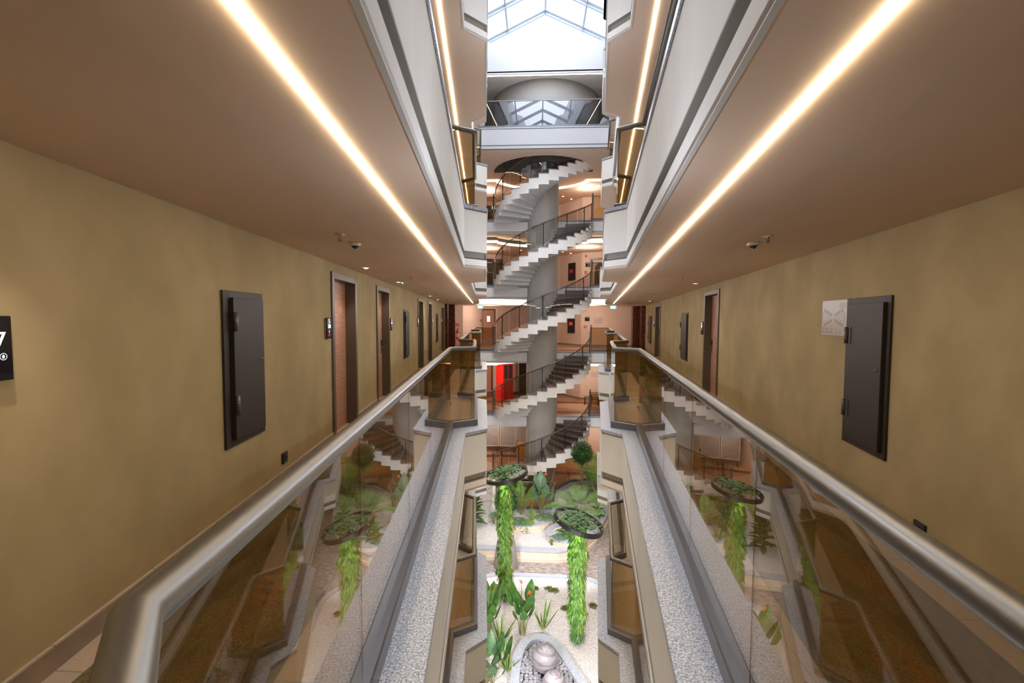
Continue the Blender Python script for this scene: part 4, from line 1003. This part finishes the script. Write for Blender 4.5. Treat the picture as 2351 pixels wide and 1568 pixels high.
def trail(x, y, z, label, drop=.45, n=260, w=.12, m='leafm', seed=2):
    random.seed(seed); t = thing('trailing_vine', label, 'plant', (x, y, z)); f = MB(); s = MB()
    for k in range(4): s.tube([(random.uniform(-w, w) * .5, .05, 0), (random.uniform(-w, w), -.03, -.02), (random.uniform(-w, w), -.05, -drop * random.uniform(.6, 1))], .004, 4)
    for k in range(n):
        u = random.random(); small_leaf(f, (random.gauss(0, w * (1 - .5 * u)), -.05 + random.gauss(0, .02) + .08 * (u < .15), -u * drop + .03), .05, .5)
    f.build('leaves', m, t); s.build('stems', 'stem', t); return t
GF = G + .05
# front bed
strelitzia(-.30, 11.15, GF, 'bird of paradise plant with upright leaves behind the basin', 1.35, 15, .30, 2, seed=4)
strelitzia(-1.12, 10.95, GF, 'bird of paradise with orange flower at the left rim of the front bed', 1.7, 12, .26, 2, seed=9)
sansevieria(-.83, 10.85, GF, 'yellow edged snake plant left of the bird of paradise', .75, 9, 2)
sansevieria(.22, 11.38, GF, 'yellow edged snake plant just behind the basin rim', .75, 8, 5)
sansevieria(-.62, 9.95, GF, 'yellow edged snake plant touching the left rim of the basin', .72, 9, 8)
strelitzia(-.98, 9.55, GF, 'large dark leaved plant at the bottom left of the gravel', 1.15, 24, .42, 0, 'leafd', 12)
for k, (x, y, r_) in enumerate(((-1.36, 12.85, .13), (-1.15, 13.15, .10), (-.88, 13.2, .10), (-.80, 12.75, .12), (.02, 13.12, .09), (.42, 13.12, .15), (.58, 13.05, .13), (.85, 12.25, .13), (1.62, 12.4, .13), (-.62, 9.45, .12))):
    random.seed(k + 40); b = MB()
    for j in range(160):
        u = random.uniform(0, 2 * PI); q_ = random.uniform(0, 1); small_leaf(b, (r_ * q_ * cos(u), r_ * q_ * sin(u), .01 + .05 * (1 - q_)), .045)
    tag(b.build('moss_clump', 'moss', loc=(x, y, GF)), ['olive moss clump by the left kerb, nearest the left ledge', 'olive moss clump by the left kerb, middle one', 'olive moss clump at the foot of the taller vine column', 'olive moss clump left of the taller vine column foot', 'tiny moss clump near the far kerb of the front bed', 'wide moss clump near the far kerb of the front bed', 'moss clump adjoining the wide one near the far kerb', 'lone star shaped moss clump in open gravel', 'moss clump behind the shorter vine column by the right kerb', 'moss clump beside the basin at the bottom left'][k], 'moss')
# back bed
GB = -6.17
ball_tree(-.95, 14.45, G, 'round clipped tree in a tall pot behind the taller vine column', -4.35, .36, 21, .85, .33)
ball_tree(1.95, 19.1, GB, 'round clipped tree in a grey pot at the back of the gravel bed', -4.12, .44, 22, .55, .32)
palm(1.62, 17.3, -6.1, 'feathery palm with arching fronds in the back bed', 1.75, 20, 'palmgreen', 5, .8, .85, .35)
t = thing('plant_pot', 'grey tub at the foot of the feathery palm', 'pot', (1.62, 17.3, GB)); MB().lathe([(0, 0), (.22, 0), (.26, .06), (.24, .065), (0, .06)], n=24).build('tub', 'pot', t); MB().lathe([(0, .066), (.2, .066)], n=24).build('soil', 'soil', t)
palm(2.75, 19.9, GB, 'tall areca palm by the right wall of the back bed', 2.4, 17, 'leafb', 6, .45, .5, .25)
palm(2.55, 19.3, GB, 'darker palm beside the tall areca', 1.7, 15, 'leafd', 16, .6, .6, .25)
broad(2.42, 17.5, GB, 'dark croton with pointed leaves near the right kerb', .75, 20, 'leafd', 8, .13, .36)
broad(1.35, 16.9, GB, 'dark leaved plant at the foot of the palm', .5, 14, 'leafd', 18, .12, .34)
broad(-2.28, 16.5, GB, 'tall dark leaved plant at the left of the back bed', 1.5, 36, 'leafd', 9, .2, .5)
palm(-2.5, 17.3, GB, 'bright palm at the left edge of the back bed', 2.0, 9, 'leafb', 31, .5, .5, .3)
palm(-.55, 17.1, -5.95, 'bright upright palm in the half round planter', 1.6, 13, 'leafb', 11, .5, .7, .3)
palm(-1.05, 17.0, -5.95, 'darker palm at the left of the half round planter', 1.3, 13, 'leafm', 13, .6, .6, .3)
strelitzia(.25, 17.2, -5.95, 'bird of paradise in the half round planter against the glass', 1.6, 13, .38, 3, 'leafg', 14)
sansevieria(-.12, 16.6, -5.95, 'striped snake plant at the front of the half round planter', .6, 9, 15)
sansevieria(-1.0, 16.5, -5.95, 'striped snake plant at the left of the half round planter', .55, 8, 17)
fern(-.65, 16.35, -5.92, 'grey green fern over the rim of the half round planter', 16, .42, 'leafg', 4)
fern(-.32, 16.25, -5.92, 'bright fern over the rim of the half round planter', 12, .34, 'leafb', 6)
fern(.38, 16.75, -5.92, 'dark fern at the right end of the half round planter', 14, .40, 'leafm', 7)
fern(-1.42, 16.8, -5.92, 'dark fern at the left end of the half round planter', 14, .40, 'leafm', 8)
trail(-.38, 16.08, -5.88, 'vine trailing down the front of the half round planter', .55, 200, .10, seed=5)
trail(-1.52, 16.75, -5.88, 'vine trailing down the left of the half round planter', .5, 200, .10, seed=6)
broad(1.02, 15.5, -5.98, 'broad leaved plant in the small round planter', .62, 16, 'leafm', 19, .16, .38)
fern(.85, 15.3, -5.96, 'low fern in the small round planter', 14, .34, 'leafg', 9)
broad(1.3, 15.6, -5.98, 'dark blue green plant in the small round planter', .45, 14, 'leafg', 29, .13, .34)
trail(.58, 15.28, -5.90, 'vine trailing off the left of the small round planter', .4, 160, .07, seed=8)

# ring topped vine columns
def vine_column(x, y, zr_, tilt, label, seed, m2, lean=0.):
    random.seed(seed); t = thing('vine_column', label, 'hanging planter', (x, y, GF)); H_ = zr_ - GF
    MB().tube([(0, 0, 0), (0, 0, H_)], .045, 12).build('pole', 'black', t)
    r_ = .60
    ring = MB().sweep([(r_ * cos(2 * PI * k / 48), r_ * sin(2 * PI * k / 48)) for k in range(48)], [(-.02, -.045), (-.02, .055), (.035, .055), (.035, -.045)], closed=True, smooth=False)
    for k in range(3): ring.bar((0, 0, 0), (r_ * cos(k * 2.09 + .4), r_ * sin(k * 2.09 + .4), 0), .03, .02)
    o = ring.build('ring_frame', 'black', t, loc=(0, 0, H_)); o.rotation_euler = (R(2), tilt, 0)
    iv = MB()
    for k in range(760):
        u = random.uniform(0, 2 * PI); q_ = r_ * math.sqrt(random.random()) * random.uniform(.3, 1.02); qx, qy = q_ * cos(u), q_ * sin(u)
        if random.random() < .35 and qy > 0: continue
        small_leaf(iv, (qx, qy, .03 + random.uniform(0, .16) * (1 - q_ / r_ * .6) - qx * math.tan(tilt)), .085, flat=.5)
    iv.build('ivy', 'ivy', t, loc=(0, 0, H_))
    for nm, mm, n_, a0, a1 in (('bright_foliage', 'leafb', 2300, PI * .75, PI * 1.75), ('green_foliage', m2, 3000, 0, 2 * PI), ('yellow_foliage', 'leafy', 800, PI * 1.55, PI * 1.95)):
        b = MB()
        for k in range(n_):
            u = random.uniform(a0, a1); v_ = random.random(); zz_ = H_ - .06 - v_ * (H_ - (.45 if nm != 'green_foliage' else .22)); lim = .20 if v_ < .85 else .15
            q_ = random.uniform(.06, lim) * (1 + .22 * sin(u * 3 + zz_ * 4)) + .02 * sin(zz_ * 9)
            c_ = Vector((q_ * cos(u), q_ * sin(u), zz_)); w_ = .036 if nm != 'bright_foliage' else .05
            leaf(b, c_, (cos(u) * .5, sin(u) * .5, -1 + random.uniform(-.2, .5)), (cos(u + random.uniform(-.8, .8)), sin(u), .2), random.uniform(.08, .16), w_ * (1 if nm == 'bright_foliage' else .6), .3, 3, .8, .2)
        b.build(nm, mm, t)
    return t
vine_column(1.05, 10.92, -3.40, R(17), 'shorter vine covered column under a tilted black ring, right of centre', 51, 'leafm')
vine_column(-.83, 12.46, -2.80, R(-11), 'taller vine covered column under a tilted black ring, left of centre', 52, 'leafm')

# folding dividers and cart on the garden floor
for k in range(3):
    t = thing('room_divider', ['grey folding divider beside the left wall at the stair foot', 'grey folding divider, middle of the three at the stair foot', 'grey folding divider nearest the column at the stair foot'][k], 'divider', (-2.55 + k * .95, 25.4, zf))
    MB().box(-.42, .42, -.01, .01, .42, 1.95).build('fabric_panel', 'screen', t)
    MB().box(-.45, -.42, -.02, .02, .38, 1.98).box(.42, .45, -.02, .02, .38, 1.98).box(-.42, .42, -.02, .02, .38, .42).box(-.42, .42, -.02, .02, 1.95, 1.98).build('frame', 'plast', t)
    MB().tube([(-.35, 0, .38), (-.35, 0, .05)], .015, 6).tube([(.35, 0, .38), (.35, 0, .05)], .015, 6).bar((-.35, -.25, .04), (-.35, .25, .04), .03, .03).bar((.35, -.25, .04), (.35, .25, .04), .03, .03).build('stand', 'black', t)
t = thing('service_cart', 'amber two tier service cart beside the stair column on the garden floor', 'cart', (-.80, 24.2, zf))
MB().box(-.22, .22, -.25, .25, .18, .75).build('bin_body', 'amber', t, bevel=.04); MB().box(-.2, .2, -.22, .22, .86, .92).build('top_tray', 'amber', t, bevel=.01)
MB().tube([(-.2, -.22, .7), (-.2, -.22, 1.1), (-.2, .22, 1.1), (-.2, .22, .7)], .014, 8).tube([(.2, -.2, .75), (.2, -.2, .88)], .01, 6).tube([(.2, .2, .75), (.2, .2, .88)], .01, 6).build('frame', 'black', t)
for sx in (-1, 1):
    for sy in (-1, 1): MB().sphere((sx * .17, sy * .2, .06), .055, 10, 8, (.4, 1, 1)).tube([(sx * .17, sy * .2, .06), (sx * .17, sy * .2, .19)], .012, 6).build('caster', 'plast', t)

# ------------------------------------------------------------------ lights
def area(name, loc, rot, sx, sy, e, c=(1, 1, 1)):
    l = bpy.data.lights.new(name, 'AREA'); l.shape = 'RECTANGLE'; l.size = sx; l.size_y = sy; l.energy = e; l.color = c
    o = bpy.data.objects.new(name, l); col.objects.link(o); o.location = loc; o.rotation_euler = rot; return o
def spot(name, loc, e, ang=80, c=(1, .85, .68), blend=.6, tgt=None, r=.03):
    l = bpy.data.lights.new(name, 'SPOT'); l.energy = e; l.spot_size = R(ang); l.spot_blend = blend; l.color = c; l.shadow_soft_size = r
    o = bpy.data.objects.new(name, l); col.objects.link(o); o.location = loc
    if tgt: o.rotation_euler = (Vector(tgt) - Vector(loc)).to_track_quat('-Z', 'Y').to_euler()
    return o
area('sky_light', (CX, 9.0, 14.6), (0, 0, 0), 6.5, 19, 3300, (.86, .92, 1.))
for x, y in ((-2.35, 6.18), (-2.66, 8.67), (-3.32, 14.06), (3.05, 9.01)):
    spot('door_spot', (x, y, CH - .02), 24, 95)
spot('door_spot', (-1.72, 1.35, CH - .02), 30, 95)
for n in (-2, -1, 0, 1, 2):
    z = n * S + CH
    for x, y, e in ((-2.6, 24.3, 52), (2.6, 24.0, 60)):
        l = bpy.data.lights.new('lobby_light', 'POINT'); l.energy = e; l.color = (1, .80, .62); l.shadow_soft_size = .12
        o = bpy.data.objects.new('lobby_light', l); col.objects.link(o); o.location = (x, y, z - .25)
for x, y, tx, ty, e in ((-.75, 7.0, .0, 11.2, 560), (.95, 7.0, .6, 12.0, 560), (-1.4, 12.5, -.5, 16.0, 400), (1.6, 12.5, 1.0, 16.5, 400)):
    spot('garden_spot', (x, y, -S - .95), e, 100, (.97, .955, 1.), .7, (tx, ty, G), .08)
for n in (-1, 0, 1, 2):
    for x, y, e in ((.06, 2.2, 16), (.1, 6.0, 34), (.15, 10.5, 60), (.2, 15.5, 90)):
        l = bpy.data.lights.new('atrium_fill', 'POINT'); l.energy = e * (.85 if n >= 0 else .34); l.color = (.82, .88, 1.) if n >= 0 else (1, .80, .56); l.shadow_soft_size = 0  # added fill lamps without fittings in the void, warm on the lower level
        o = bpy.data.objects.new('atrium_fill', l); col.objects.link(o); o.location = (x, y, n * S + 1.95)
spot('vine_spot', (1.0, 10.62, -3.50), 22, 70, (1, .95, .8), .6, (1.05, 10.85, -6), .05)
spot('vine_spot', (-.88, 12.12, -2.90), 22, 70, (1, .95, .8), .6, (-.83, 12.4, -6), .05)
w = bpy.data.worlds.new('world'); bpy.context.scene.world = w; w.use_nodes = True
w.node_tree.nodes['Background'].inputs[0].default_value = (.93, .96, 1, 1); w.node_tree.nodes['Background'].inputs[1].default_value = 1.15

# ------------------------------------------------------------------ camera
cd = bpy.data.cameras.new('camera'); cam = bpy.data.objects.new('camera', cd); col.objects.link(cam)
cd.sensor_width = 36; cd.lens = 1045 / 2351 * 36; cd.clip_start = .02; cd.clip_end = 200
P, Yw, Ro = R(2.9), R(3.1), R(.25)
fw = Vector((-sin(Yw) * cos(P), cos(Yw) * cos(P), -sin(P))); rt = Vector((cos(Yw), sin(Yw), 0)); up = rt.cross(fw)
r2 = rt * cos(Ro) + up * sin(Ro); u2 = up * cos(Ro) - rt * sin(Ro)
m = Matrix((r2, u2, -fw)).transposed().to_4x4(); m.translation = (0, 0, 1.55); cam.matrix_world = m
sc = bpy.context.scene; sc.camera = cam
sc.view_settings.view_transform = 'Standard'; sc.view_settings.look = 'None'; sc.view_settings.exposure = 0.06; sc.view_settings.gamma = 1.1
cy = sc.cycles; cy.use_denoising = True; cy.max_bounces = 8; cy.diffuse_bounces = 3; cy.glossy_bounces = 4; cy.transparent_max_bounces = 24; cy.transmission_bounces = 6
cy.sample_clamp_indirect = 6; cy.caustics_reflective = False; cy.caustics_refractive = False
